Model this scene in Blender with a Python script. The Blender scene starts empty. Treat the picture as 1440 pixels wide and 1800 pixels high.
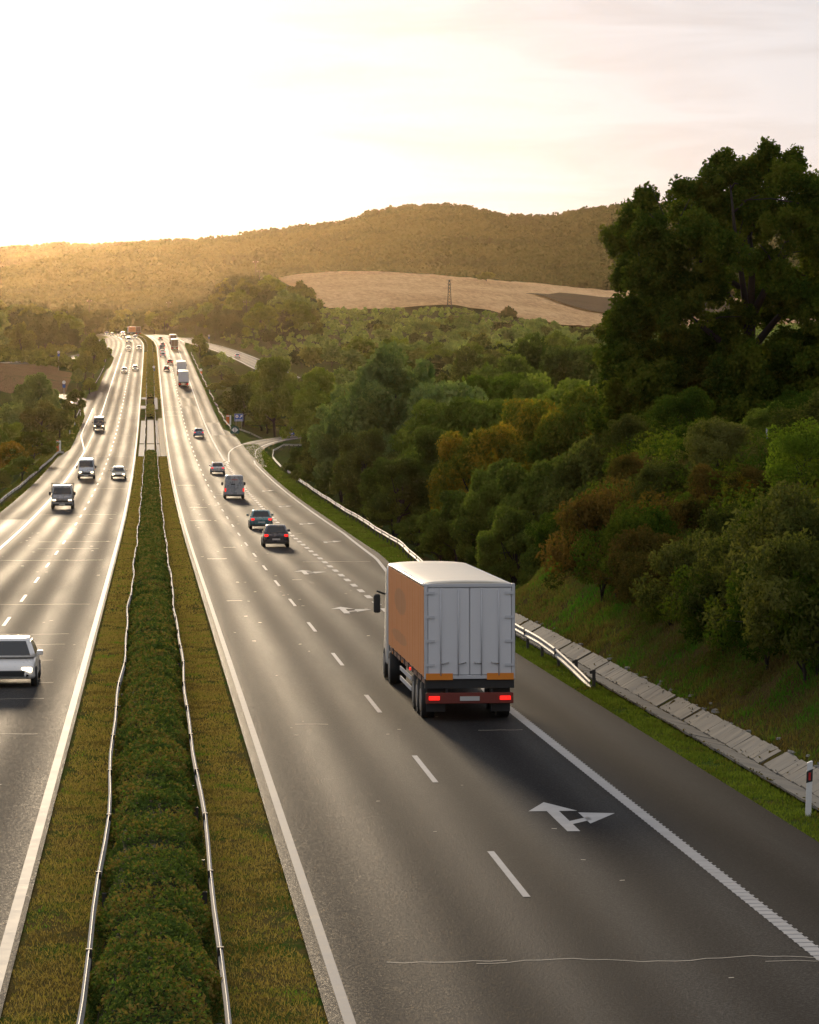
import bpy, math, random
import numpy as np
from mathutils import Vector, Matrix
R = math.radians
random.seed(7)
rng = np.random.default_rng(7)
sc = bpy.context.scene
COL = sc.collection

# ---------------------------------------------------------------- camera, sky, sun, exposure
EYE = 8.2                      # eye height over the carriageway, metres
F = 5700.0                     # focal length in photograph pixels (1440 x 1800)
cam_d = bpy.data.cameras.new('camera')
cam = bpy.data.objects.new('camera', cam_d)
COL.objects.link(cam)
cam_d.sensor_fit = 'VERTICAL'
cam_d.sensor_height = 36.0
cam_d.lens = F / 1800 * 36
cam_d.clip_start = 0.5
cam_d.clip_end = 30000
cam.location = (0, 0, EYE)
cam.rotation_euler = (R(90) - math.atan(280 / F), 0, -math.atan(455.5 / F))
sc.camera = cam

SUN_EL, SUN_AZ = 6.3, -1.9     # degrees; azimuth measured from +Y towards +X
w = bpy.data.worlds.new('World')
sc.world = w
w.use_nodes = True
wn = w.node_tree.nodes
wl = w.node_tree.links
bg = wn['Background']
sky = wn.new('ShaderNodeTexSky')
sky.sky_type = 'NISHITA'
sky.sun_disc = False
sky.sun_elevation = R(SUN_EL)
sky.sun_rotation = R(SUN_AZ)
sky.air_density = 1.0
sky.dust_density = 1.2
sky.ozone_density = 1.0
sky.altitude = 100
hsw = wn.new('ShaderNodeHueSaturation'); hsw.inputs['Saturation'].default_value = .8; hsw.inputs['Value'].default_value = .21
mlw = wn.new('ShaderNodeMix'); mlw.data_type = 'RGBA'; mlw.blend_type = 'MULTIPLY'; mlw.inputs[0].default_value = 1.0; mlw.inputs[7].default_value = (.88, 1.0, 1.50, 1)
wl.new(sky.outputs[0], hsw.inputs['Color']); wl.new(hsw.outputs[0], mlw.inputs[6]); wl.new(mlw.outputs[2], bg.inputs[0])
bg.inputs[1].default_value = 0.05
# thin, even cloud veil over the whole sky with faint streaks, added to the clear-sky light
tcw = wn.new('ShaderNodeTexCoord')
mpw = wn.new('ShaderNodeMapping'); mpw.inputs['Scale'].default_value = (5, 5, 34)
wl.new(tcw.outputs['Generated'], mpw.inputs[0])
nzw = wn.new('ShaderNodeTexNoise'); nzw.inputs['Scale'].default_value = 2.2; nzw.inputs['Detail'].default_value = 6; nzw.inputs['Distortion'].default_value = .6
wl.new(mpw.outputs[0], nzw.inputs['Vector'])
crw = wn.new('ShaderNodeValToRGB')
crw.color_ramp.elements[0].position = .36; crw.color_ramp.elements[0].color = (.68, .665, .69, 1)
crw.color_ramp.elements[1].position = .56; crw.color_ramp.elements[1].color = (.80, .80, .84, 1)
wl.new(nzw.outputs['Fac'], crw.inputs[0])
veil = wn.new('ShaderNodeBackground'); veil.inputs[1].default_value = 0.74
wl.new(crw.outputs[0], veil.inputs[0])
adw = wn.new('ShaderNodeAddShader')
wl.new(bg.outputs[0], adw.inputs[0]); wl.new(veil.outputs[0], adw.inputs[1])
wl.new(adw.outputs[0], wn['World Output'].inputs[0])
sun_d = bpy.data.lights.new('sun', 'SUN')
sun_d.energy = 2.3
sun_d.angle = R(4)
sun_d.color = (1.0, 0.78, 0.52)
sun = bpy.data.objects.new('sun', sun_d)
COL.objects.link(sun)
sd = Vector((math.sin(R(SUN_AZ)) * math.cos(R(SUN_EL)), math.cos(R(SUN_AZ)) * math.cos(R(SUN_EL)), math.sin(R(SUN_EL))))
sun.rotation_euler = sd.to_track_quat('Z', 'Y').to_euler()
sc.view_settings.view_transform = 'Standard'
sc.view_settings.look = 'None'
sc.view_settings.gamma = 1
sc.view_settings.exposure = 0.0
sc.cycles.max_bounces = 6
sc.cycles.diffuse_bounces = 3
sc.cycles.glossy_bounces = 3
sc.cycles.transmission_bounces = 4
sc.cycles.volume_bounces = 1
sc.cycles.transparent_max_bounces = 6
sc.cycles.use_denoising = True

# ---------------------------------------------------------------- helpers
def mesh_np(name, V, Fc, mats=None, mi=None, smooth=False, uv=None):
    """mesh from numpy arrays; Fc is (n,k) with equal k"""
    me = bpy.data.meshes.new(name)
    V = np.asarray(V, dtype=np.float32)
    Fc = np.asarray(Fc, dtype=np.int32)
    n, k = Fc.shape
    me.vertices.add(len(V))
    me.vertices.foreach_set('co', V.ravel())
    me.loops.add(n * k)
    me.loops.foreach_set('vertex_index', Fc.ravel())
    me.polygons.add(n)
    me.polygons.foreach_set('loop_start', np.arange(0, n * k, k, dtype=np.int32))
    if mats is not None:
        for m in (mats if isinstance(mats, (list, tuple)) else [mats]):
            me.materials.append(m)
    if mi is not None:
        me.polygons.foreach_set('material_index', np.asarray(mi, dtype=np.int32))
    if uv is not None:
        lay = me.uv_layers.new(name='UVMap')
        lay.data.foreach_set('uv', np.asarray(uv, dtype=np.float32)[Fc.ravel()].ravel())
    me.update(calc_edges=True)
    if smooth:
        me.polygons.foreach_set('use_smooth', np.ones(n, dtype=bool))
    return me

class MB:
    """collects shapes for ONE mesh"""
    def __init__(s): s.v = []; s.f = []; s.sm = []
    def add(s, vs, fs, smooth=False):
        b = len(s.v)
        s.v += [tuple(p) for p in vs]
        for f in fs: s.f.append([i + b for i in f]); s.sm.append(smooth)
        return s
    def box(s, x0, x1, y0, y1, z0, z1, b=0.0):
        if b <= 0:
            vs = [(x, y, z) for z in (z0, z1) for y in (y0, y1) for x in (x0, x1)]
            return s.add(vs, [(0, 2, 3, 1), (4, 5, 7, 6), (0, 1, 5, 4), (2, 6, 7, 3), (0, 4, 6, 2), (1, 3, 7, 5)])
        def ring(z, i):
            return [(x0 + i + b, y0 + i, z), (x1 - i - b, y0 + i, z), (x1 - i, y0 + i + b, z), (x1 - i, y1 - i - b, z),
                    (x1 - i - b, y1 - i, z), (x0 + i + b, y1 - i, z), (x0 + i, y1 - i - b, z), (x0 + i, y0 + i + b, z)]
        rs = [ring(z0, b), ring(z0 + b, 0), ring(z1 - b, 0), ring(z1, b)]
        return s.loft(rs, smooth=False)
    def loft(s, rings, smooth=True, caps=True, closed=True):
        n = len(rings[0]); vs = [p for r in rings for p in r]; fs = []
        for i in range(len(rings) - 1):
            for j in range(n if closed else n - 1):
                a = i * n + j; b = i * n + (j + 1) % n
                fs.append((a, b, b + n, a + n))
        base = len(s.v)
        s.add(vs, fs, smooth)
        if caps:
            s.f.append([base + j for j in reversed(range(n))]); s.sm.append(False)
            s.f.append([base + (len(rings) - 1) * n + j for j in range(n)]); s.sm.append(False)
        return s
    def tube(s, pts, rad, n=8, smooth=True):
        rings = []
        P = [Vector(p) for p in pts]
        for i, p in enumerate(P):
            t = (P[min(i + 1, len(P) - 1)] - P[max(i - 1, 0)]).normalized()
            a = t.orthogonal().normalized() if abs(t.z) < .95 else t.cross(Vector((0, 1, 0))).normalized()
            if i and rings:
                a = (pa - t * pa.dot(t)).normalized()
            pa = a
            b = t.cross(a)
            r = rad[i] if isinstance(rad, (list, tuple)) else rad
            rings.append([tuple(p + (a * math.cos(2 * math.pi * k / n) + b * math.sin(2 * math.pi * k / n)) * r) for k in range(n)])
        return s.loft(rings, smooth)
    def disc(s, c, axis, r0, h, n=20, smooth=True):
        c = Vector(c); ax = Vector(axis).normalized()
        return s.tube([c - ax * h / 2, c + ax * h / 2], [r0, r0], n, smooth)
    def quad(s, a, b, c, d): return s.add([a, b, c, d], [(0, 1, 2, 3)])
    def prism(s, poly, d):
        """poly: list of 3-D points in order, thickened by vector d"""
        n = len(poly); d = Vector(d)
        vs = [tuple(p) for p in poly] + [tuple(Vector(p) + d) for p in poly]
        return s.add(vs, [tuple(range(n)), tuple(reversed(range(n, 2 * n)))] + [(i, i + n, (i + 1) % n + n, (i + 1) % n) for i in range(n)])
    def build(s, name, mat, parent=None, recalc=True, loc=None):
        me = bpy.data.meshes.new(name)
        me.from_pydata(s.v, [], s.f)
        me.materials.append(mat)
        me.polygons.foreach_set('use_smooth', s.sm)
        me.update()
        if recalc:
            import bmesh
            bm = bmesh.new(); bm.from_mesh(me)
            bmesh.ops.recalc_face_normals(bm, faces=bm.faces)
            bm.to_mesh(me); bm.free()
        o = bpy.data.objects.new(name, me)
        COL.objects.link(o)
        if parent is not None: o.parent = parent
        if loc is not None: o.location = loc
        return o

def link(name, me, parent=None):
    o = bpy.data.objects.new(name, me); COL.objects.link(o)
    if parent is not None: o.parent = parent
    return o
def tag(o, label=None, cat=None, group=None, kind=None):
    if label: o['label'] = label
    if cat: o['category'] = cat
    if group: o['group'] = group
    if kind: o['kind'] = kind
    return o
def empty(name, loc, rz=0, label=None, cat=None, group=None):
    o = bpy.data.objects.new(name, None); COL.objects.link(o)
    o.empty_display_size = .3
    o.location = loc; o.rotation_euler = (0, 0, rz)
    return tag(o, label, cat, group)

# ---------------------------------------------------------------- materials
def new_mat(name):
    m = bpy.data.materials.new(name); m.use_nodes = True
    return m, m.node_tree.nodes, m.node_tree.links, m.node_tree.nodes['Principled BSDF']
def ramp(n, l, src, stops):
    r = n.new('ShaderNodeValToRGB')
    e = r.color_ramp.elements
    while len(e) < len(stops): e.new(.5)
    for i, (p, c) in enumerate(stops):
        e[i].position = p; e[i].color = (*c, 1) if len(c) == 3 else c
    l.new(src, r.inputs[0]); return r
def noise(n, l, scale, detail=4, rough=.6, vec=None, scl=None):
    t = n.new('ShaderNodeTexNoise'); t.inputs['Scale'].default_value = scale
    t.inputs['Detail'].default_value = detail; t.inputs['Roughness'].default_value = rough
    if vec is not None:
        if scl:
            mp = n.new('ShaderNodeMapping'); mp.inputs['Scale'].default_value = scl
            l.new(vec, mp.inputs[0]); l.new(mp.outputs[0], t.inputs['Vector'])
        else: l.new(vec, t.inputs['Vector'])
    return t
def mixc(n, l, fac, a, b, mode='MIX'):
    m = n.new('ShaderNodeMix'); m.data_type = 'RGBA'; m.blend_type = mode
    for i, v in ((0, fac), (6, a), (7, b)):
        if hasattr(v, 'links'): l.new(v, m.inputs[i])
        elif i == 0: m.inputs[0].default_value = v
        else: m.inputs[i].default_value = (*v, 1)
    return m.outputs[2]
def mathn(n, l, op, a, b=None, c=None):
    m = n.new('ShaderNodeMath'); m.operation = op
    for i, v in enumerate((a, b, c)):
        if v is None: continue
        if hasattr(v, 'links'): l.new(v, m.inputs[i])
        else: m.inputs[i].default_value = v
    return m.outputs[0]
def bump(n, l, bsdf, h, st=.3, dist=.02):
    b = n.new('ShaderNodeBump'); b.inputs['Strength'].default_value = st; b.inputs['Distance'].default_value = dist
    l.new(h, b.inputs['Height']); l.new(b.outputs[0], bsdf.inputs['Normal'])

def simple(name, col, rough=.5, metal=0, var=.12, scale=3, spec=.5, bmp=0, coat=0, alpha=None):
    m, n, l, b = new_mat(name)
    tc = n.new('ShaderNodeTexCoord')
    t = noise(n, l, scale, 5, .65, tc.outputs['Object'])
    c = mixc(n, l, t.outputs['Fac'], tuple(max(0, x * (1 - var)) for x in col), tuple(min(1, x * (1 + var)) for x in col))
    l.new(c, b.inputs['Base Color'])
    r = mathn(n, l, 'MULTIPLY_ADD', t.outputs['Fac'], .16, rough - .08)
    l.new(r, b.inputs['Roughness'])
    b.inputs['Metallic'].default_value = metal
    b.inputs['Specular IOR Level'].default_value = spec
    if coat: b.inputs['Coat Weight'].default_value = coat; b.inputs['Coat Roughness'].default_value = .08
    if bmp: bump(n, l, b, t.outputs['Fac'], bmp)
    return m
def emissive(name, col, st):
    m, n, l, b = new_mat(name)
    b.inputs['Base Color'].default_value = (*col, 1); b.inputs['Emission Color'].default_value = (*col, 1)
    b.inputs['Emission Strength'].default_value = st
    tc = n.new('ShaderNodeTexCoord'); t = noise(n, l, 20, 2, .5, tc.outputs['Object'])
    l.new(mathn(n, l, 'MULTIPLY_ADD', t.outputs['Fac'], .2, .2), b.inputs['Roughness'])
    return m

def asphalt(name, tone, tracks, warm=1.05, spec=.010, rough=.63):
    """UV = (lateral metres, distance metres)"""
    m, n, l, b = new_mat(name)
    uv = n.new('ShaderNodeUVMap'); sp = n.new('ShaderNodeSeparateXYZ'); l.new(uv.outputs[0], sp.inputs[0])
    tc = n.new('ShaderNodeTexCoord')
    gr = noise(n, l, 20, 3, .8, tc.outputs['Object'])
    cl = noise(n, l, 1, 5, .6, uv.outputs[0], (.7, .035, 1))
    big = noise(n, l, 1, 3, .5, uv.outputs[0], (.16, .010, 1))
    # polished wheel tracks across the carriageway
    s1 = mathn(n, l, 'MULTIPLY', mathn(n, l, 'ADD', sp.outputs[0], tracks), 2 * math.pi / 1.88)
    cs = mathn(n, l, 'COSINE', s1)
    tr = mathn(n, l, 'MULTIPLY_ADD', cs, .5, .5)
    tr2 = mathn(n, l, 'MULTIPLY', tr, mathn(n, l, 'MULTIPLY_ADD', cl.outputs['Fac'], 1.1, .15))
    mix = mathn(n, l, 'ADD', mathn(n, l, 'MULTIPLY', tr2, .45), mathn(n, l, 'MULTIPLY', big.outputs['Fac'], .55))
    col = ramp(n, l, mix, [(.22, tuple(tone * .72 * x for x in (1.0, 1.0, 1.02))), (.48, tuple(tone * x for x in (warm, 1.0, .99))), (.75, tuple(tone * 1.4 * x for x in (warm, 1, .97)))])
    sp2 = ramp(n, l, gr.outputs['Fac'], [(.40, (.35, .35, .35)), (.50, (.9, .9, .9)), (.60, (2.1, 2.05, 2.0))])
    c = mixc(n, l, 1.0, col.outputs[0], sp2.outputs[0], 'MULTIPLY')
    l.new(c, b.inputs['Base Color'])
    r = mathn(n, l, 'ADD', mathn(n, l, 'MULTIPLY', mix, -.40), mathn(n, l, 'MULTIPLY_ADD', gr.outputs['Fac'], 1.1, rough - .35))
    l.new(r, b.inputs['Roughness'])
    b.inputs['Specular IOR Level'].default_value = spec
    bump(n, l, b, gr.outputs['Fac'], .6, .02)
    return m

def leafmat(name, cols, trans=.35, scale=.35, gain=1.0):
    if name == 'leaf_hedge': gain = 2.1
    if name == 'grass_dry': gain = 1.9
    if name in ('leaf_grey', 'leaf_green', 'leaf_olive', 'leaf_gold', 'leaf_lime', 'leaf_dark'): gain = {'leaf_grey': 2.4, 'leaf_lime': 1.0, 'leaf_dark': 1.9}.get(name, 1.9); trans = .48
    warm = (1.22, 1.02, .9) if name.startswith('leaf') else (1, 1, 1)      # olive rather than blue-green species
    cols = [tuple(min(.9, x * gain * k_) for x, k_ in zip(c, warm)) for c in cols]
    m, n, l, b = new_mat(name)
    tc = n.new('ShaderNodeTexCoord'); oi = n.new('ShaderNodeObjectInfo'); geo = n.new('ShaderNodeNewGeometry')
    t = noise(n, l, scale, 3, .6, geo.outputs['Position'])
    t2 = noise(n, l, scale * 14, 2, .6, geo.outputs['Position'])
    f = mathn(n, l, 'ADD', mathn(n, l, 'MULTIPLY', t.outputs['Fac'], .6), mathn(n, l, 'MULTIPLY', t2.outputs['Fac'], .4))
    f = mathn(n, l, 'ADD', f, mathn(n, l, 'MULTIPLY_ADD', oi.outputs['Random'], .16, -.08))
    k = len(cols)
    rp = ramp(n, l, f, [(.395 + .22 * i / (k - 1), c) for i, c in enumerate(cols)])
    l.new(rp.outputs[0], b.inputs['Base Color'])
    b.inputs['Roughness'].default_value = .8
    b.inputs['Specular IOR Level'].default_value = 0
    tl = n.new('ShaderNodeBsdfTranslucent')
    tcx = mixc(n, l, 1.0, rp.outputs[0], (1.5, 1.5, .7), 'MULTIPLY')
    l.new(tcx, tl.inputs[0])
    mx = n.new('ShaderNodeMixShader'); mx.inputs[0].default_value = trans
    l.new(b.outputs[0], mx.inputs[1]); l.new(tl.outputs[0], mx.inputs[2])
    l.new(mx.outputs[0], n['Material Output'].inputs[0])
    return m

def groundmat(name, stops, sc1=.25, sc2=3.0, fine=22, bst=.6):
    m, n, l, b = new_mat(name)
    geo = n.new('ShaderNodeNewGeometry')
    a = noise(n, l, sc1, 4, .6, geo.outputs['Position'])
    c = noise(n, l, sc2, 5, .7, geo.outputs['Position'])
    g = noise(n, l, fine, 3, .7, geo.outputs['Position'])
    f = mathn(n, l, 'ADD', mathn(n, l, 'MULTIPLY', a.outputs['Fac'], .55), mathn(n, l, 'MULTIPLY', c.outputs['Fac'], .45))
    rp = ramp(n, l, f, stops)
    sh = ramp(n, l, g.outputs['Fac'], [(.35, (.45, .45, .45)), (.65, (1.4, 1.4, 1.4))])
    l.new(mixc(n, l, 1.0, rp.outputs[0], sh.outputs[0], 'MULTIPLY'), b.inputs['Base Color'])
    b.inputs['Roughness'].default_value = .9
    b.inputs['Specular IOR Level'].default_value = 0
    bump(n, l, b, g.outputs['Fac'], bst, .05)
    return m

M = {}
M['asphalt_right'] = asphalt('asphalt_right', .032, -.35, 1.0)
M['asphalt_left'] = asphalt('asphalt_left', .040, .47, 1.0, .008, .70)
M['asphalt_ramp'] = asphalt('asphalt_ramp', .055, 0, 1.05)
M['asphalt_shoulder'] = asphalt('asphalt_shoulder', .022, .9, 1.0)
M['asphalt_patch'] = asphalt('asphalt_patch', .08, .2, 1.02)
M['paint'] = simple('road_paint', (.42, .415, .405), .6, 0, .25, 2.2, spec=.03, bmp=.2)
M['seal'] = simple('joint_seal', (.50, .46, .38), .6, 0, .4, 1.5, spec=.04)
M['paint_old'] = simple('worn_edge_paint', (.30, .295, .285), .62, 0, .35, 1.6, spec=.03, bmp=.2)
M['median'] = groundmat('dry_grass_ground', [(.36, (.10, .075, .026)), (.46, (.13, .10, .035)), (.53, (.085, .095, .024)), (.62, (.05, .11, .016))], .5, 2.2)
M['verge'] = groundmat('verge_ground', [(.36, (.10, .085, .028)), (.46, (.065, .085, .02)), (.60, (.045, .10, .014))], .4, 2.0)
M['bank'] = groundmat('bank_ground', [(.34, (.05, .036, .015)), (.46, (.085, .060, .024)), (.56, (.075, .062, .020)), (.68, (.035, .075, .012))], .22, 1.6)
M['meadow'] = groundmat('meadow_ground', [(.36, (.045, .045, .018)), (.5, (.045, .06, .018)), (.66, (.035, .07, .014))], .03, .3, 4)
M['scrub'] = groundmat('scrub_ground', [(.36, (.040, .052, .020)), (.5, (.060, .066, .028)), (.66, (.080, .075, .038))], .012, .12, 1.2)
M['earth'] = groundmat('red_earth', [(.36, (.13, .085, .05)), (.52, (.17, .11, .065)), (.62, (.07, .075, .03))], .08, .6, 5)
M['pit'] = simple('pit_black', (.012, .012, .013), .95, 0, .3, 2, spec=0)
M['concrete'] = simple('concrete', (.22, .215, .205), .8, 0, .3, 1.3, bmp=.4)
M['ditch'] = None
M['steel'] = simple('galvanised_steel', (.34, .335, .32), .6, .35, .25, 2.2, spec=.4)
M['post_dark'] = simple('dark_steel_post', (.06, .055, .05), .6, .4)
M['bark'] = simple('bark', (.026, .020, .015), .9, 0, .35, 6, bmp=.6)
M['white'] = simple('white_plastic', (.75, .75, .74), .45)
M['black'] = simple('black_plastic', (.018, .018, .018), .55)
M['orange'] = simple('orange_panel', (.62, .14, .02), .5)
M['blue'] = simple('sign_blue', (.025, .09, .34), .4)
M['red'] = simple('sign_red', (.5, .02, .02), .4)
M['green_sign'] = simple('sign_green', (.01, .07, .055), .4)
M['glass'] = simple('car_glass', (.015, .018, .02), .10, 0, .1, spec=.7)
M['tyre'] = simple('tyre_rubber', (.018, .017, .016), .75)
M['rim'] = simple('rim_metal', (.35, .35, .35), .35, .8)
M['tail'] = emissive('tail_lamp', (.85, .015, .01), 1.6)
M['head'] = emissive('head_lamp', (1.0, .80, .50), 5.0)
M['plate'] = simple('number_plate', (.5, .5, .48), .5)
M['chrome'] = simple('chrome', (.5, .5, .5), .2, .9)
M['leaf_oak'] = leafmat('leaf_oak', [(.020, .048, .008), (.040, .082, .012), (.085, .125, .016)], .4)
M['leaf_dark'] = leafmat('leaf_dark', [(.022, .040, .010), (.038, .064, .014), (.060, .095, .020)], .35)
M['leaf_grey'] = leafmat('leaf_grey', [(.040, .070, .028), (.062, .10, .038), (.095, .14, .052)], .3)
M['leaf_green'] = leafmat('leaf_green', [(.040, .068, .012), (.062, .100, .018), (.095, .140, .026)], .4)
M['leaf_lime'] = leafmat('leaf_lime', [(.055, .10, .014), (.085, .155, .020), (.12, .21, .028)], .45)
M['leaf_gold'] = leafmat('leaf_gold', [(.030, .055, .008), (.060, .080, .011), (.145, .115, .013)], .4)
M['leaf_rust'] = leafmat('leaf_rust', [(.038, .046, .012), (.068, .066, .018), (.115, .085, .024)], .35)
M['leaf_olive_shade'] = leafmat('leaf_olive_shade', [(.034, .052, .015), (.060, .084, .024), (.11, .135, .046)], .4)  # darker olive leaves, some of the bank's shade put into the colour
M['leaf_olive'] = leafmat('leaf_olive', [(.032, .048, .014), (.056, .078, .022), (.09, .115, .034)], .3)
M['leaf_far'] = leafmat('leaf_far', [(.020, .044, .012), (.034, .066, .016), (.060, .092, .024)], .05, .009)
M['leaf_forest'] = leafmat('leaf_forest', [(.010, .030, .009), (.018, .048, .013), (.036, .070, .018)], .05, .009)
M['leaf_hedge'] = leafmat('leaf_hedge', [(.022, .042, .012), (.045, .080, .018), (.105, .078, .028), (.030, .055, .014), (.070, .150, .022)], .25, 1.1)
M['grass_green'] = leafmat('grass_green', [(.12, .10, .030), (.085, .125, .018), (.13, .18, .03)], .4, .6)
M['grass_dry'] = leafmat('grass_dry', [(.10, .075, .026), (.22, .165, .058), (.15, .125, .036), (.12, .12, .028), (.06, .16, .016)], .35, .7)
M['grass_bank'] = leafmat('grass_bank', [(.07, .055, .018), (.15, .115, .040), (.12, .14, .032), (.065, .19, .016)], .35, .28)

def ditchmat():
    m, n, l, b = new_mat('ditch_slabs')
    uv = n.new('ShaderNodeUVMap')
    br = n.new('ShaderNodeTexBrick')
    br.inputs['Scale'].default_value = 1.0
    br.inputs['Mortar Size'].default_value = .03
    br.inputs['Brick Width'].default_value = .62
    br.inputs['Row Height'].default_value = .42
    br.inputs['Color1'].default_value = (.065, .062, .055, 1); br.inputs['Color2'].default_value = (.125, .12, .108, 1)
    br.inputs['Mortar'].default_value = (.05, .042, .03, 1)
    br.offset = .0
    l.new(uv.outputs[0], br.inputs['Vector'])
    t = noise(n, l, 1, 5, .7, uv.outputs[0], (1.6, .9, 1))
    r = ramp(n, l, t.outputs['Fac'], [(.38, (.28, .24, .18)), (.55, (1, 1, 1))])
    l.new(mixc(n, l, 1, br.outputs[0], r.outputs[0], 'MULTIPLY'), b.inputs['Base Color'])
    b.inputs['Roughness'].default_value = .85
    bump(n, l, b, br.outputs['Fac'], -.8, .03)
    return m
M['ditch'] = ditchmat()
M['slab'] = simple('weathered_slab', (.175, .168, .15), .85, 0, .45, 1.1, spec=.1, bmp=.4)
def wheatmat():
    m, n, l, b = new_mat('ripe_crop')
    geo = n.new('ShaderNodeNewGeometry')
    a = noise(n, l, 1, 4, .65, geo.outputs['Position'], (.012, .006, .01))
    c = noise(n, l, 1, 4, .75, geo.outputs['Position'], (.35, .06, .2))
    f = mathn(n, l, 'ADD', mathn(n, l, 'MULTIPLY', a.outputs['Fac'], .45), mathn(n, l, 'MULTIPLY', c.outputs['Fac'], .55))
    rp = ramp(n, l, f, [(.36, (.36, .22, .11)), (.50, (.56, .36, .19)), (.64, (.70, .48, .27))])
    l.new(rp.outputs[0], b.inputs['Base Color']); b.inputs['Roughness'].default_value = .9; b.inputs['Specular IOR Level'].default_value = 0
    bump(n, l, b, c.outputs['Fac'], .6, .5)
    return m
M['wheat'] = wheatmat()
M['plough'] = groundmat('ploughed_ground', [(.36, (.085, .065, .048)), (.6, (.13, .10, .07))], .02, .2, 2)

# ---------------------------------------------------------------- alignment of the motorway (x = lateral, y = distance)
def smooth(a, b, x):
    t = np.clip((np.asarray(x, float) - a) / (b - a), 0, 1); return t * t * (3 - 2 * t)
def zr(s):
    s = np.asarray(s, float)
    t = np.clip(s - 200, 0, 500)
    z = -.0219 * np.minimum(s, 200) - .0219 * t + .5 * (.048 / 500) * t * t
    z = z + .0261 * np.clip(s - 700, 0, 650)
    q = np.clip(s - 1350, 0, 430)
    z = z + .0261 * q - .5 * (.0261 / 250) * q * q
    return z + -.0188 * np.clip(s - 1780, 0, 500)
def cx(s):
    s = np.asarray(s, float)
    t = np.clip(s - 1150, 0, 550)
    return -14 * (t / 400) ** 3 - .1985 * np.clip(s - 1700, 0, 400)
def ipl(tab):
    xs = np.array([a for a, b in tab], float); ys = np.array([b for a, b in tab], float)
    return lambda s: np.interp(s, xs, ys)
ER = ipl([(0, 13.0), (150, 13.0), (205, 14.4), (270, 14.85), (440, 14.7), (565, 14.6), (590, 13.2), (1240, 13.3), (1300, 14.5), (1400, 16), (2400, 16)])
EL = ipl([(0, -13.3), (470, -13.3), (500, -12.3), (650, -13.0), (700, -14.4), (775, -14.6), (790, -12.7), (1070, -12.9), (1130, -16), (1220, -22), (1330, -21), (1400, -14), (2400, -13)])
CA, SA = math.cos(math.atan(455.5 / F)), math.sin(math.atan(455.5 / F))
def px_u(px, D):
    t = (px - 720.0) / F
    return D * (t * CA + SA) / (CA - t * SA)
def px_of(u, s): return 720.0 + F * (u * CA - s * SA) / (s * CA + u * SA)
def y_z(y, D, u=0.0): return EYE - (y - 620.0) / F * (D * CA + u * SA)

# side roads: points (u, s, z or None for motorway level), half width
def road_pts(rows):
    return [(u, s, float(zr(s)) if z is None else z) for u, s, z in rows]
RAMP = (road_pts([(12.8, 430, None), (13.3, 460, None), (14.2, 490, None), (16.2, 514, None), (19.8, 536, None), (26, 554, None), (37, 572, None), (58, 592, None), (95, 615, None), (150, 640, None)]), 2.6)
SLIP = (road_pts([(14, 1390, None), (17.5, 1310, None), (23, 1240, None), (28, 1150, None), (31.5, 1060, None), (34.5, 960, None), (38, 860, None), (46, 760, -1.0), (62, 680, -3.0)]), 4.2)
SIDE = (road_pts([(-90, 850, 4.2), (-60, 868, 4.5), (-42, 892, 4.9), (-29, 945, 5.9), (-21.5, 1010, 7.2), (-18.5, 1080, 8.2), (-18, 1150, 8.9), (-18, 1200, None)]), 3.2)
LRAMP = (road_pts([(-14, 700, None), (-16.5, 735, None), (-21, 762, None), (-30, 785, -1.8), (-48, 806, -2.6), (-80, 824, -3.4)]), 2.6)

RINGS = [
 (1000, [(-600, 634), (0, 628), (110, 626), (200, 632), (330, 645), (500, 640), (800, 640), (1100, 630), (1500, 600), (2300, 590)]),
 (1300, [(-600, 585), (0, 592), (120, 602), (200, 604), (300, 604), (400, 596), (450, 570), (520, 572), (650, 585), (800, 590), (1100, 588), (1500, 575), (2300, 560)]),
 (1550, [(-600, 560), (0, 572), (150, 588), (240, 592), (300, 588), (340, 568), (430, 520), (490, 528), (560, 558), (700, 553), (800, 549), (900, 560), (1060, 582), (1440, 570), (2300, 550)]),
 (2000, [(-600, 550), (0, 566), (150, 584), (264, 580), (330, 560), (430, 535), (500, 508), (640, 501), (760, 505), (870, 515), (1060, 538), (1440, 545), (2300, 530)]),
 (2300, [(-600, 545), (0, 565), (200, 572), (300, 568), (400, 540), (485, 494), (520, 486), (640, 481), (760, 485), (870, 495), (960, 503), (1060, 515), (1440, 535), (2300, 530)]),
 (2550, [(-600, 545), (0, 560), (200, 568), (400, 550), (640, 510), (1000, 520), (2300, 530)]),
 (2900, [(-600, 535), (0, 545), (200, 560), (400, 548), (640, 520), (1000, 515), (2300, 520)]),
 (3600, [(-900, 520), (-300, 508), (0, 494), (100, 473), (230, 450), (330, 443), (400, 438), (500, 421), (600, 410), (635, 402), (650, 393), (720, 383), (760, 384), (820, 387), (840, 392), (880, 401), (960, 404), (1020, 391), (1100, 381), (1250, 372), (1440, 385), (2300, 400)]),
 (4100, [(-900, 520), (0, 505), (330, 455), (640, 425), (1100, 410), (2300, 420)]),
 (5200, [(-900, 470), (-300, 455), (0, 452), (60, 452), (100, 446), (170, 450), (250, 446), (330, 444), (420, 455), (600, 470), (2300, 480)]),
 (6500, [(-900, 500), (2300, 500)]),
 (9000, [(-900, 560), (2300, 560)])]
RD = np.array([r[0] for r in RINGS], float)
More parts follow.
